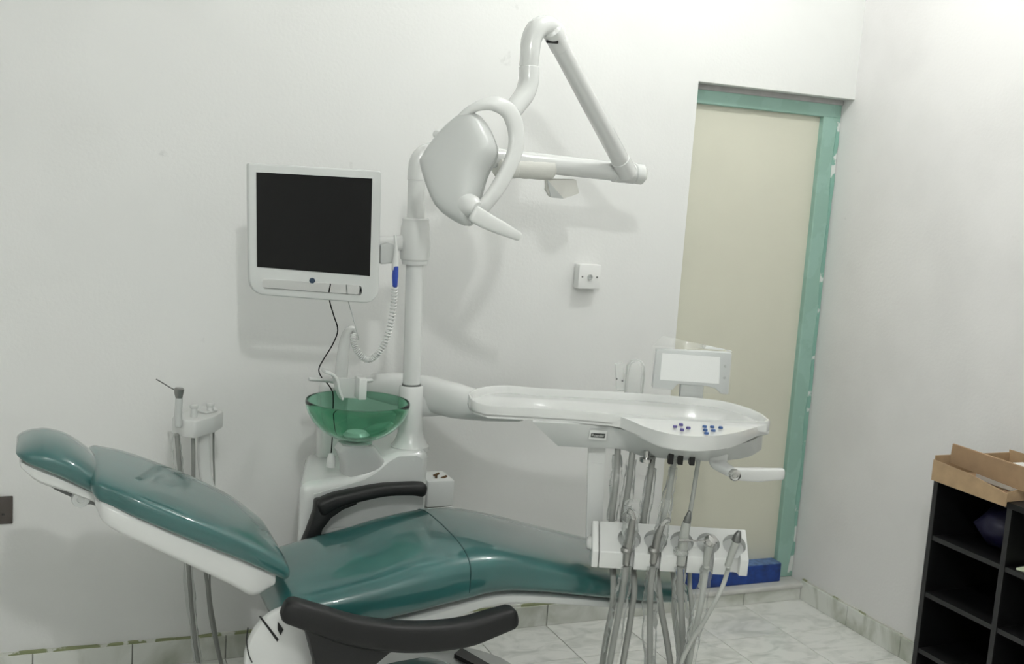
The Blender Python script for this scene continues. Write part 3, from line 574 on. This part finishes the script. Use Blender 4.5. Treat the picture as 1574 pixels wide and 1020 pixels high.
slab = obj('tray_slab', loft([und(inset(NB, 0.965), 0.0), und(inset(NB, 0.985), 0.0), und(inset(NB, 0.997), 0.002), und(NB, 0.006), topz(NB, -0.003), topz(NB, 0.0), flat(inset(NB, 0.975), 1.0385)]), 'tray', tr, smooth=30)
rc = sum(rim, Vector()) / len(rim)
def rins(s, z): return [Vector((rc.x + (p.x - rc.x) * s, rc.y + (p.y - rc.y) * s, z)) for p in rim]
rg = loft([rins(1.0, 1.030), rins(1.0, 1.056), rins(0.994, 1.060), rins(0.982, 1.060), rins(0.972, 1.054), rins(0.962, 1.040), rins(0.955, 1.034)], cap=False)
obj('tray_rim', rg, 'tray', slab, smooth=50)
rr = [rim[i] + Vf * 0.03 for i in (20, 16)]
obj('rear_rail', prism([Vector((p.x, p.y, 1.008)) for p in (rr[0] - U * 0.02, rr[1], rr[1] - Vf * 0.085, rr[0] - U * 0.02 - Vf * 0.12)], (0, 0, 0.020), 0.004, 2), 'white', slab)
pf = [V3(p) for p in bul]; pb = [rim[i] for i in (7, 8, 9, 10, 11)]
pnl = [Vector((p.x, p.y, p.z + 0.0005)) for p in inset(pf, 0.992)] + [Vector((p.x, p.y, 1.0535)) for p in pb[::-1]] + [Vector((rim[6].x, rim[6].y, 1.052))]
pan = obj('control_panel', loft([[Vector((p.x, p.y, 1.034)) for p in pnl], pnl]), 'tray', tr, smooth=20)
for p, m in [(q, 'btnv') for q in [(-1.445, -1.175, 1.054), (-1.414, -1.155, 1.054), (-1.415, -1.193, 1.054), (-1.446, -1.212, 1.054)]] + [(q, 'btnb') for q in [(-1.358, -1.183, 1.054), (-1.338, -1.189, 1.054), (-1.318, -1.199, 1.054), (-1.379, -1.219, 1.054), (-1.360, -1.228, 1.054), (-1.398, -1.254, 1.054)]]:
    obj('button', lathe(V3(p) - Vector((0, 0, 0.0035)), [(0, 0), (0.0062, 0), (0.0062, 0.004), (0.0045, 0.0062), (0, 0.0066)], 14), m, pan)
tf = [V3(p) for p in [(-1.769, -0.979, 1.028), (-1.666, -1.012, 1.028)] + [(-1.550, -1.028, 1.020), (-1.518, -1.145, 1.020)] + [(-1.460, -1.211, 1.010), (-1.411, -1.245, 1.010), (-1.338, -1.240, 1.010), (-1.223, -1.196, 1.010), (-1.119, -1.117, 1.010)]]
bf = [V3(p) for p in [(-1.680, -0.964, 0.955), (-1.609, -0.991, 0.955), (-1.517, -1.020, 0.955)] + [(-1.466, -1.048, 0.942), (-1.386, -1.101, 0.942), (-1.327, -1.123, 0.942), (-1.259, -1.133, 0.942), (-1.151, -1.104, 0.942), (-1.056, -1.034, 0.942)]]
tf, bf = smooth_path(tf, 3), smooth_path(bf, 3)
lb = obj('lower_body', loft([tf + [p - Vf * 0.26 for p in tf[::-1]], [a.lerp(b, 0.35) + Vf * 0.004 for a, b in zip(tf, bf)] + [p - Vf * 0.25 + Vector((0, 0, -0.02)) for p in tf[::-1]], [a.lerp(b, 0.8) + Vf * 0.004 for a, b in zip(tf, bf)] + [p - Vf * 0.23 for p in bf[::-1]], bf + [p - Vf * 0.2 for p in bf[::-1]]]), 'white2', tr, smooth=40)
q1 = tf[3].lerp(bf[3], 0.37); q2 = tf[6].lerp(bf[6], 0.37); bu = (q2 - q1).normalized(); bdn = (bf[5] - tf[5]).normalized(); bn = bu.cross(-bdn).normalized(); bn = bn if bn.dot(Vf) > 0 else -bn; bz_ = bn.cross(bu).normalized()
bz_ = bz_ if bz_.z > 0 else -bz_
bp0 = q1.lerp(q2, 0.52) + bn * 0.006
obj('badge_mount', box((-0.0255, -0.003, -0.0145), (0.0255, 0.0025, 0.0145), 0.001, 1, (bu, bn, bz_), bp0), 'white', lb)
bdg = obj('badge', box((-0.020, 0.0022, -0.0065), (0.020, 0.0032, 0.0060), 0, 1, (bu, bn, bz_), bp0), 'badge', lb, smooth=0)
obj('badge_lettering', text_geo('Roander', 0.0105, bp0 + bn * 0.0036, bu, bz_), 'ink', bdg, smooth=0)
# column and the angled five-place holder
c0 = V3((-1.558, -0.956, 0.942)); c1 = V3((-1.543, -0.962, 0.655))
dz = c1 - c0; ax = Vector((U.x, U.y, 0))
def crow(p, a, b): return [p + ax * sx * a + Vf * sy * b for sx, sy in ((-1, -1), (1, -1), (1, 1), (-1, 1))]
col = obj('column', loft([crow(c0 + Vector((0, 0, 0.045)), 0.0235, 0.018), crow(c0 + dz * 0.7, 0.0225, 0.018), crow(c1, 0.0215, 0.018)]), 'white', tr, smooth=20)
obj('column_plate', loft([crow(c0 + dz * 0.13 + Vf * 0.0185, 0.0175, 0.001), crow(c0 + dz * 0.82 + Vf * 0.0185, 0.0165, 0.001)]), 'white', col, smooth=20)
hL = V3((-1.611, -1.123, 0.704)); hR = V3((-1.243, -1.279, 0.707)); hLen = (hR - hL).dot(U); hz = (hL.z + hR.z) / 2; h0 = Vector((hL.x, hL.y, hz))
def hp_(u, v, z): return h0 + U * u + Vf * v + Vector((0, 0, z + (hR.z - hL.z) * (u / hLen - 0.5)))
prof_h = [(0.0, 0.0), (-0.002, -0.046), (-0.07, -0.046), (-0.078, 0.055), (-0.070, 0.063)]
hol = obj('handpiece_holder', prism([hp_(0, v, z) for v, z in prof_h], U * hLen + Vector((0, 0, hR.z - hL.z)), 0.003, 2), 'white', tr)
sl = Vector((0, 0, 0)) + (Vf * 0.063 + Z * 0.07).normalized(); dn = (Vf * 0.07 - Z * 0.063).normalized()
us = [hLen * (46 + 40.6 * k) / 229 for k in range(5)]
for u in us:
    boolean(hol, lathe(hp_(u, -0.033, 0.030) - sl * 0.024, [(0.0, 0), (0.031, 0), (0.0325, 0.08), (0.0, 0.08)], 32, sl))
    boolean(hol, box((-0.0135, -0.014, -0.09), (0.0135, 0.045, 0.03), 0, 1, (U, Vf, Z), hp_(u, -0.012, 0.0)))
    boolean(hol, lathe(hp_(u, -0.2, -0.092) , [(0.0, 0), (0.048, 0), (0.048, 0.4), (0.0, 0.4)], 32, Vf))
for u in us: obj('socket_liner', lathe(hp_(u, -0.033, 0.030) - sl * 0.0235, [(0, 0), (0.0305, 0), (0.0305, 0.002), (0, 0.002)], 28, sl), 'grey', hol)
obj('end_cap', prism([hp_(-0.02, v, z) for v, z in prof_h], U * 0.018, 0.003, 2), 'white', hol)
obj('holder_hub', bar([c1 + Vector((0, 0, 0.022)), hp_(-0.012, -0.05, 0.004)], [0.0185, 0.0185], [0.022, 0.022], Z, 0.8, 20, 1), 'white', hol)
# knobs and sockets under the tray, and the pull handle
for q in ((-1.442, -1.177, 0.955), (-1.418, -1.187, 0.955), (-1.388, -1.198, 0.955)):
    obj('hose_outlet', box((-0.007, -0.012, -0.014), (0.007, 0.012, 0.02), 0.001, 1, (U, Vf, Z), V3(q) - Vf * 0.05), 'black', tr)
obj('regulator_knob', lathe(V3((-1.474, -1.092, 0.950)) - Vf * 0.002, [(0, 0.02), (0.008, 0.018), (0.008, -0.002), (0.018, -0.004), (0.017, -0.014), (0, -0.018)], 24), 'chrome', tr)
hb0 = V3((-1.305, -1.196, 0.955)); hk = V3((-1.298, -1.248, 0.940)) + Vf * 0.01
hbk = obj('handle_bracket', bar([hb0 - Vf * 0.03 + Vector((0, 0, 0.02)), hb0 - Vf * 0.02 - Vector((0, 0, 0.008)), hk - Vf * 0.012], [0.026, 0.024, 0.018], 0.012, U, 0.7), 'white', tr)
obj('handle_lever', bar([hk + U * 0.0 - Vf * 0.005, V3((-1.211, -1.237, 0.930)), V3((-1.135, -1.242, 0.930))], [0.017, 0.019, 0.016], [0.009, 0.012, 0.009], (0, 0, 1), 0.6), 'white', hbk)
obj('handle_knob', lathe(hk + Vf * 0.002, [(0, 0), (0.016, 0), (0.016, 0.008), (0.012, 0.012), (0.008, 0.011), (0.006, 0.013), (0, 0.013)], 24, Vf), 'chrome', hbk)

# ================================================================ handpieces and their hoses
def hpiece(name, label, up, back, front, tipw, rad, hm, drop, sleeve=True):
    t = thing(name, label, 'handpiece', Vector(tipw[0]), 'handpieces hung in the tray holder')
    upw, bkw, frw = [V3(p) for p in up], [V3(p) for p in back], [V3(p) for p in front]
    lip = hz - 0.046; e = upw[-1]; du = (bkw[0] - e).dot(U)
    q1 = e + U * du * 0.6; q1 = Vector((q1.x, q1.y, lip + 0.03)); q2 = e + U * du * 0.9; q2 = Vector((q2.x, q2.y, lip - 0.004)) + Vf * 0.006
    a, b = bkw[-1], frw[-1]; mid = (a + b) / 2
    loop = [Vector((a.x, a.y, a.z - drop * 0.55)), Vector((mid.x, mid.y, min(a.z, b.z) - drop)), Vector((b.x, b.y, b.z - drop * 0.55))]
    obj('hose', tube(upw + [q1, q2] + bkw + loop + frw[::-1], rad, 12, 5), hm, t)
    if sleeve:
        obj('plastic_sleeve', tube(frw, [rad * 1.6, rad * 2.1, rad * 2.3, rad * 2.2], 14, 7, None, 0.25), 'film', t)
        obj('plastic_sleeve', tube([upw[0] - Vector((0, 0, 0.03))] + upw[1:], [rad * 1.5, rad * 1.9, rad * 1.6], 14, 7, None, 0.22), 'film', t)
    return t
h1 = hpiece('turbine_handpiece', 'steel handpiece with bent head in the holder place next to the tray column', [(-1.514, -1.001, 0.963)] + [(-1.526, -1.029, 0.867)] + [(-1.536, -1.040, 0.760)], [(-1.556, -1.116, 0.597), (-1.555, -1.117, 0.538), (-1.563, -1.113, 0.454), (-1.568, -1.111, 0.360)], [(-1.544, -1.152, 0.666), (-1.547, -1.151, 0.596), (-1.554, -1.147, 0.504), (-1.565, -1.143, 0.374)], [(-1.544, -1.152, 0.673)], 0.0085, 'hose', 0.14)
tb = obj('handle', tube([(-1.544, -1.152, 0.673), (-1.543, -1.152, 0.715), (-1.539, -1.154, 0.769), (-1.537, -1.155, 0.800)], [0.010, 0.0115, 0.0105, 0.008], 16, 4), 'steel', h1)
obj('head', tube([(-1.535, -1.156, 0.798), (-1.541, -1.153, 0.814), (-1.549, -1.149, 0.820)], [0.0075, 0.0075, 0.0095], 14, 3), 'chrome', h1)
obj('collar', lathe(V3((-1.546, -1.151, 0.713)), [(0, -0.006), (0.014, -0.006), (0.016, 0.0), (0.013, 0.007), (0, 0.007)], 20, (0.1, -0.1, 1)), 'steel', h1)
obj('plastic_bag', tube([(-1.541, -1.153, 0.713), (-1.541, -1.153, 0.769), (-1.539, -1.154, 0.814), (-1.539, -1.154, 0.849)], [0.012, 0.020, 0.024, 0.019], 14, 6, None, 0.25), 'film', h1)
h2 = hpiece('turbine_handpiece', 'steel handpiece with curved neck, second in the holder from the tray column', [(-1.483, -1.031, 0.958)] + [(-1.496, -1.047, 0.853)] + [(-1.507, -1.052, 0.751)], [(-1.504, -1.138, 0.601), (-1.505, -1.138, 0.551), (-1.509, -1.136, 0.477), (-1.517, -1.133, 0.364)], [(-1.478, -1.180, 0.671), (-1.478, -1.180, 0.602), (-1.472, -1.182, 0.510), (-1.463, -1.186, 0.382)], [(-1.478, -1.180, 0.682)], 0.0085, 'hose', 0.14)
obj('handle', tube([(-1.478, -1.180, 0.682), (-1.475, -1.181, 0.725), (-1.470, -1.183, 0.765), (-1.462, -1.186, 0.789)], [0.0095, 0.011, 0.010, 0.007], 16, 4), 'steel', h2)
obj('head', tube([(-1.464, -1.186, 0.787), (-1.457, -1.189, 0.800), (-1.447, -1.193, 0.803)], [0.0065, 0.0065, 0.008], 14, 3), 'chrome', h2)
obj('collar', lathe(V3((-1.479, -1.179, 0.718)), [(0, -0.006), (0.014, -0.006), (0.016, 0.0), (0.013, 0.007), (0, 0.007)], 20, (0.1, -0.1, 1)), 'steel', h2)
obj('plastic_bag', tube([(-1.471, -1.183, 0.718), (-1.465, -1.185, 0.765), (-1.459, -1.188, 0.811), (-1.457, -1.189, 0.859)], [0.012, 0.018, 0.018, 0.014], 14, 6, None, 0.25), 'film', h2)
h3 = hpiece('scaler_handpiece', 'clear bodied scaler with dark cone tip in the middle holder place', [(-1.446, -1.078, 0.945), (-1.450, -1.077, 0.840), (-1.454, -1.075, 0.747)], [(-1.444, -1.164, 0.605), (-1.433, -1.168, 0.547), (-1.413, -1.177, 0.465), (-1.394, -1.185, 0.373)], [(-1.411, -1.208, 0.676), (-1.403, -1.212, 0.598), (-1.390, -1.217, 0.498), (-1.378, -1.222, 0.388)], [(-1.410, -1.209, 0.683)], 0.0085, 'hose', 0.1)
obj('handle', tube([(-1.410, -1.209, 0.683), (-1.409, -1.209, 0.725), (-1.407, -1.210, 0.779), (-1.405, -1.211, 0.799)], [0.012, 0.0135, 0.0125, 0.0115], 18, 4), 'hosel', h3)
obj('cone', tube([(-1.405, -1.211, 0.799), (-1.403, -1.212, 0.813), (-1.400, -1.213, 0.831)], [0.0105, 0.009, 0.0045], 16, 3), 'greyd', h3)
obj('collar', lathe(V3((-1.412, -1.208, 0.719)), [(0, -0.006), (0.019, -0.006), (0.021, 0.0), (0.018, 0.007), (0, 0.007)], 24, (0.1, -0.1, 1)), 'film2', h3)
h4 = hpiece('air_water_syringe', 'syringe with round button head and thin chrome nozzle pointing sideways', [(-1.391, -1.102, 0.950), (-1.397, -1.099, 0.844), (-1.406, -1.095, 0.747)], [(-1.396, -1.169, 0.600), (-1.392, -1.170, 0.539), (-1.378, -1.177, 0.462), (-1.361, -1.184, 0.378)], [(-1.350, -1.243, 0.683), (-1.351, -1.242, 0.669)] + [(-1.380, -1.276, 0.594), (-1.389, -1.272, 0.512), (-1.395, -1.269, 0.411)], [(-1.346, -1.236, 0.688)], 0.0078, 'hosel', 0.22)
obj('handle', tube([(-1.348, -1.235, 0.684), (-1.346, -1.236, 0.720), (-1.343, -1.237, 0.746)], [0.009, 0.0105, 0.012], 16, 4), 'hosel', h4)
obj('button_head', lathe(V3((-1.342, -1.237, 0.753)), [(0, -0.014), (0.015, -0.012), (0.019, 0.0), (0.015, 0.012), (0, 0.014)], 14, (0.2, -0.7, 0.7)), 'chrome', h4)
obj('nozzle', tube([V3((-1.358, -1.231, 0.754)) + Vf * 0.01, V3((-1.394, -1.215, 0.757)) + Vf * 0.02, V3((-1.424, -1.203, 0.758)) + Vf * 0.024], [0.0028, 0.0024, 0.004], 10, 3), 'chrome', h4)
h5 = hpiece('motor_handpiece', 'slim pale hose with grey cone nose in the outermost holder place', [(-1.330, -1.127, 0.949), (-1.335, -1.125, 0.858), (-1.340, -1.123, 0.760)], [(-1.341, -1.160, 0.592), (-1.332, -1.164, 0.536), (-1.330, -1.165, 0.452), (-1.335, -1.162, 0.356)], [(-1.296, -1.263, 0.687), (-1.298, -1.263, 0.669)] + [(-1.358, -1.326, 0.647), (-1.388, -1.314, 0.570), (-1.437, -1.293, 0.441)], [(-1.292, -1.259, 0.692)], 0.0062, 'hosel', 0.3, False)
obj('handle', tube([(-1.295, -1.258, 0.688), (-1.287, -1.261, 0.725), (-1.280, -1.264, 0.758)], [0.0085, 0.0095, 0.010], 16, 4), 'hosel', h5)
obj('cone', tube([(-1.280, -1.264, 0.758), (-1.277, -1.265, 0.773), (-1.274, -1.266, 0.785)], [0.0125, 0.0105, 0.0055], 16, 3), 'greyd', h5)

# ================================================================ things on the tray's far side
fv = thing('film_viewer', 'white x-ray film viewer in clear wrapping standing behind the tray', 'film viewer', (-1.188, -0.841, 1.070))
pv = [(-1.294, -0.796, 1.199), (-1.086, -0.885, 1.203), (-1.084, -0.885, 1.076), (-1.105, -0.876, 1.076), (-1.121, -0.870, 1.091), (-1.147, -0.859, 1.097), (-1.227, -0.825, 1.097), (-1.240, -0.819, 1.078), (-1.261, -0.810, 1.081), (-1.296, -0.795, 1.080)]
vbz = obj('viewer_case', prism(pv, -Vf * 0.03, 0.004, 2), 'case', fv)
obj('viewer_panel', prism([V3(p) + Vf * 0.0012 for p in [(-1.278, -0.803, 1.188), (-1.117, -0.871, 1.188), (-1.113, -0.873, 1.107), (-1.277, -0.803, 1.107)]], -Vf * 0.002), 'lightpanel', fv, smooth=0)
for q in ((-1.100, -0.878, 1.162), (-1.100, -0.879, 1.127)):
    obj('switch', lathe(V3(q), [(0, -0.002), (0.0045, -0.002), (0.0045, 0.002), (0.003, 0.003), (0, 0.003)], 16, Vf), 'grey', fv)
obj('bracket', box((-0.035, -0.035, -0.045), (0.035, -0.005, 0.03), 0.004, 2, (U, Vf, Z), V3((-1.185, -0.842, 1.078))), 'grey', fv)
def sheet(rows, amp, sd):
    V, F = [], []; n = 14; R = len(rows)
    for i, (a, b) in enumerate(rows):
        for k in range(n + 1):
            p = Vector(a).lerp(Vector(b), k / n); w = noise.noise(Vector((k * 0.6, i * 0.7, sd)))
            V.append(p + Vf * amp * w + Z * amp * 0.4 * w)
    for i in range(R - 1):
        for k in range(n): F.append([i * (n + 1) + k, i * (n + 1) + k + 1, (i + 1) * (n + 1) + k + 1, (i + 1) * (n + 1) + k])
    return V, F
va, vb_, vc, vd = [V3(p) for p in [(-1.304, -0.792, 1.204), (-1.084, -0.885, 1.205), (-1.276, -0.804, 1.240), (-1.206, -0.834, 1.239)]]
obj('plastic_wrap', sheet([(va - Vf * 0.034, vb_ - Vf * 0.034), (V3((-1.281, -0.802, 1.238)) - Vf * 0.02, V3((-1.084, -0.885, 1.207)) - Vf * 0.02), (va + Vf * 0.004, vb_ + Vf * 0.004), (V3((-1.299, -0.794, 1.080)) + Vf * 0.006, V3((-1.082, -0.886, 1.076)) + Vf * 0.006)], 0.006, 3.3), 'film', fv)
wb = thing('water_bottle', 'clear wrapped rounded bottle standing behind the tray', 'bottle', (-1.351, -0.772, 1.070))
bw0 = V3((-1.304, -0.699, 1.055))
obj('bottle_body', lathe(bw0, [(0, -0.021), (0.028, -0.021), (0.030, 0.0), (0.031, 0.048), (0.028, 0.076), (0.018, 0.092), (0, 0.096)], 28), 'film2', wb, smooth=60)
obj('bottle_base', lathe(bw0, [(0, 1.0275 - bw0.z), (0.032, 1.0275 - bw0.z), (0.032, -0.022), (0, -0.02)], 28), 'grey', wb)
obj('side_clip', prism([V3(p) for p in [(-1.362, -0.674, 1.132), (-1.340, -0.683, 1.138), (-1.326, -0.689, 1.049), (-1.352, -0.678, 1.047)]], -Vf * 0.02, 0.003, 2), 'film2', wb)
for q in ((-1.355, -0.677, 1.086), (-1.338, -0.684, 1.081)):
    obj('screw', lathe(V3(q), [(0, -0.002), (0.003, -0.002), (0.003, 0.003), (0, 0.003)], 10, Vf), 'greyd', wb)

# ================================================================ assistant's holder behind the backrest
ah = thing('assistant_holder', 'white assistant instrument holder on a bent arm behind the chair backrest', 'instrument holder', (-2.522, -0.300, 0.706))
q = [V3(p) for p in [(-2.632, -0.322, 0.912), (-2.602, -0.368, 0.912), (-2.573, -0.388, 0.912), (-2.509, -0.324, 0.912), (-2.472, -0.255, 0.912), (-2.480, -0.207, 0.912), (-2.517, -0.176, 0.912), (-2.570, -0.210, 0.912), (-2.616, -0.280, 0.912)]]
hb_ = obj('holder_body', prism(rounded(q, 0.008, 3), (0, 0, -0.052), 0.006, 2, 40), 'white', ah)
obj('raised_pad', prism(rounded([(-2.559, -0.248, 0.912), (-2.531, -0.296, 0.912), (-2.489, -0.263, 0.912), (-2.500, -0.206, 0.912), (-2.535, -0.203, 0.912)], 0.01, 3), (0, 0, 0.007), 0.002, 1), 'white', ah)
obj('support_arm', bar([(-2.538, -0.300, 0.857), (-2.534, -0.300, 0.787), (-2.524, -0.300, 0.716), (-2.496, -0.300, 0.634), (-2.438, -0.300, 0.517), (-2.351, -0.300, 0.431), (-2.206, -0.300, 0.384)], [0.021, 0.021, 0.021, 0.022, 0.024, 0.024, 0.024], [0.018, 0.018, 0.018, 0.018, 0.02, 0.02, 0.02], (0, 1, 0), 0.5), 'white', ah)
sy = thing('air_water_syringe', 'syringe with long bent needle standing in the assistant holder', 'handpiece', (-2.618, -0.350, 0.900))
obj('handle', tube([(-2.617, -0.360, 0.893), (-2.618, -0.360, 0.941), (-2.617, -0.360, 0.976)], [0.011, 0.011, 0.0105], 16, 3), 'white2', sy)
obj('head', tube([(-2.617, -0.360, 0.974), (-2.618, -0.360, 0.990), (-2.617, -0.360, 1.003)], [0.0095, 0.013, 0.0145], 14, 3), 'steel', sy)
obj('needle', tube([(-2.623, -0.360, 0.997), (-2.642, -0.360, 1.007), (-2.664, -0.360, 1.021), (-2.682, -0.360, 1.032)], 0.0018, 8, 4), 'greyd', sy)
obj('hose', tube([(-2.619, -0.350, 0.865), (-2.614, -0.340, 0.820), (-2.606, -0.330, 0.758), (-2.583, -0.300, 0.608), (-2.561, -0.260, 0.408), (-2.540, -0.220, 0.243), (-2.512, -0.200, 0.069), (-2.456, -0.180, -0.068)], 0.0068, 10, 5), 'hose', sy)
obj('plastic_sleeve', tube([(-2.621, -0.352, 0.866), (-2.617, -0.342, 0.820), (-2.608, -0.332, 0.758), (-2.585, -0.302, 0.608), (-2.562, -0.262, 0.409), (-2.540, -0.222, 0.244), (-2.517, -0.200, 0.085)], [0.010, 0.013, 0.012, 0.013, 0.014, 0.013, 0.012], 12, 6, None, 0.3), 'film', sy)
for px, lab in ((298, 'suction tube with small white knob next to the needle syringe in the assistant holder'), (323, 'suction tube with small white knob at the outer end of the assistant holder')):
    p = V3((-2.570, -0.330, 0.930)) if px == 298 else V3((-2.515, -0.270, 0.922))
    su = thing('suction_tube', lab, 'suction tube', p, 'assistant suction tubes')
    obj('knob', lathe(p, [(0, -0.02), (0.010, -0.02), (0.010, 0.008), (0.013, 0.012), (0.013, 0.018), (0.0, 0.02)], 18), 'white', su)
    obj('hose', tube([(-2.571, -0.335, 0.861), (-2.567, -0.330, 0.776), (-2.560, -0.310, 0.690), (-2.532, -0.280, 0.516), (-2.504, -0.250, 0.368), (-2.484, -0.220, 0.237), (-2.443, -0.200, 0.068), (-2.394, -0.180, -0.076)] if px == 298 else [(-2.500, -0.250, 0.847), (-2.496, -0.240, 0.770), (-2.490, -0.230, 0.685), (-2.488, -0.220, 0.494), (-2.488, -0.200, 0.338), (-2.465, -0.180, 0.198), (-2.434, -0.170, 0.054), (-2.390, -0.160, -0.086)], 0.006 if px == 298 else 0.003, 10, 5), 'hose', su)

# ================================================================ black pigeonhole shelf by the right wall
SX, SY, SZ = -0.35, -1.003, 0.827
sh = thing('shelf_unit', 'black pigeonhole shelf unit standing against the right wall', 'shelf', (SX / 2, SY - 0.45, 0.0))
CW, RH, TB = 0.295, 0.190, 0.018
for k in range(4):
    y = SY - k * CW
    p = obj('upright', box((SX + 0.002, y - TB, 0.0), (-0.014, y, SZ - TB)), 'shelf', sh, smooth=0)
    obj('edge_strip', box((SX, y - TB, 0.0), (SX + 0.002, y, SZ - TB)), 'shelfe', p, smooth=0)
p = obj('top_board', box((SX, SY - 3 * CW - TB, SZ - TB), (-0.014, SY, SZ)), 'shelf', sh, smooth=0)
for k in range(3):
    y1 = SY - k * CW - TB; y0 = SY - (k + 1) * CW
    for z in (SZ - RH - 0.003, SZ - 2 * RH - 0.003, SZ - 3 * RH - 0.003, 0.06):
        p = obj('shelf_board', box((SX + 0.006, y0, z - 0.015), (-0.014, y1, z)), 'shelf', sh, smooth=0)
        obj('edge_strip', box((SX + 0.004, y0, z - 0.015), (SX + 0.006, y1, z)), 'shelfe', p, smooth=0)
obj('back_panel', box((-0.016, SY - 3 * CW - TB, 0.0), (-0.013, SY, SZ - TB)), 'shelf', sh, smooth=0)
# cardboard tray box on the shelf
cb = thing('cardboard_box', 'open brown cardboard box with torn flaps on top of the black shelf', 'box', (-0.19, -1.15, SZ))
bx0, bx1, by0, by1, bt = SX - 0.008, -0.03, -1.298, -0.998, 0.004
obj('bottom', box((bx0 + 0.006, by0 + 0.006, SZ + 0.0005), (bx1 - 0.006, by1 - 0.006, SZ + 0.005)), 'card2', cb, smooth=0)
obj('front_panel', prism([(bx0, by1, SZ - 0.014), (bx0, by0, SZ - 0.014), (bx0, by0 - 0.002, SZ + 0.026), (bx0, by1 - 0.15, SZ + 0.046), (bx0, by1, SZ + 0.052)], (bt, 0, 0)), 'card', cb, smooth=0)
obj('far_end', box((bx0 + 0.005, by1 - bt, SZ + 0.001), (bx1, by1, SZ + 0.066)), 'card', cb, smooth=0)
obj('wall_side_panel', box((bx1 - bt, by0, SZ + 0.001), (bx1, by1, SZ + 0.075)), 'card', cb, smooth=0)
obj('near_end', prism([(bx0 + 0.001, by0, SZ + 0.001), (bx0 + 0.15, by0 + 0.004, SZ + 0.001), (bx0 + 0.15, by0 + 0.004, SZ + 0.050), (bx0 + 0.002, by0 + 0.002, SZ + 0.028)], (0, bt, 0)), 'card', cb, smooth=0)
obj('flap', prism([(-0.325, -1.037, 0.939), (-0.325, -1.032, 0.876), (-0.325, -1.143, 0.872), (-0.325, -1.328, 0.866), (-0.325, -1.479, 0.856), (-0.325, -1.482, 0.920), (-0.325, -1.316, 0.937)], (0.004, 0, 0.0015)), 'card2', cb, smooth=0)
obj('flap', prism([(bx1 - 0.002, -1.06, SZ + 0.075), (bx1 - 0.002, by0, SZ + 0.075), (bx1 - 0.03, by0 - 0.01, SZ + 0.092), (bx1 - 0.03, -1.08, SZ + 0.086)], (0.003, 0, 0.002)), 'card', cb, smooth=0)
pp = obj('paper_sheet', box((-0.26, -1.29, SZ + 0.0055), (-0.06, -1.08, SZ + 0.055), 0.004, 1), 'paper')
tag(pp, 'stack of white paper inside the open cardboard box', 'paper')
# plastic bag and a card in the pigeonholes
V, F = sphere((0, 0, 0), 1.0, 28); bagv = []
for v in V:
    n1 = noise.noise(v * 1.9 + Vector((3, 1, 7))) + 0.6 * noise.noise(v * 4.3)
    w = v * (1 + 0.22 * n1); bagv.append(Vector((-0.20 + 0.10 * w.x, -1.195 + 0.085 * w.y, SZ - RH - 0.003 + 0.078 + 0.072 * w.z)))
lo = min(v.z for v in bagv); bagv = [Vector((v.x, v.y, v.z - lo + SZ - RH - 0.003)) for v in bagv]
tag(obj('plastic_bag', (bagv, F), 'bag', smooth=80), 'dark blue plastic bag crumpled in the top pigeonhole', 'bag')
tag(obj('leaflet', prism([(-0.335, -1.345, SZ - RH - 0.002), (-0.30, -1.44, SZ - RH - 0.002), (-0.16, -1.40, SZ - RH - 0.002), (-0.22, -1.33, SZ - RH - 0.002)], (0, 0, 0.006)), 'paperg', smooth=0), 'pale green leaflet lying on a shelf board of the black unit', 'leaflet')

# ================================================================ sockets on the back wall
so = thing('wall_socket', 'white surface mounted aerial socket on the back wall left of the door', 'socket', (-1.146, -0.018, 1.297), 'wall sockets')
obj('back_box', box((-1.193, -0.036, 1.297), (-1.103, 0.0, 1.386), 0.004, 2), 'sockw', so)
obj('face_plate', box((-1.193, -0.043, 1.297), (-1.103, -0.036, 1.386), 0.003, 2), 'sockw', so)
obj('outlet', lathe((-1.148, -0.043, 1.341), [(0, 0.001), (0.010, 0.001), (0.010, -0.006), (0.007, -0.006), (0.007, -0.001), (0, -0.001)], 20, (0, 1, 0)), 'grey', so)
for dx in (-0.030, 0.030):
    obj('screw', lathe((-1.148 + dx, -0.0435, 1.341), [(0, 0.001), (0.0035, 0.001), (0.003, -0.0012), (0, -0.0012)], 12, (0, 1, 0)), 'greyd', so)
so = thing('wall_socket', 'dark bronze power socket on the back wall behind the headrest', 'socket', (-3.105, -0.004, 0.512), 'wall sockets')
obj('face_plate', box((-3.150, -0.009, 0.512), (-3.061, 0.0, 0.600), 0.003, 2), 'brown', so)
for dx, dz in ((0.0, 0.025), (-0.017, -0.012), (0.017, -0.012)):
    obj('socket_hole', box((-3.105 + dx - 0.004, -0.0095, 0.556 + dz - 0.003), (-3.105 + dx + 0.004, -0.0085, 0.556 + dz + 0.003)), 'black', so, smooth=0)
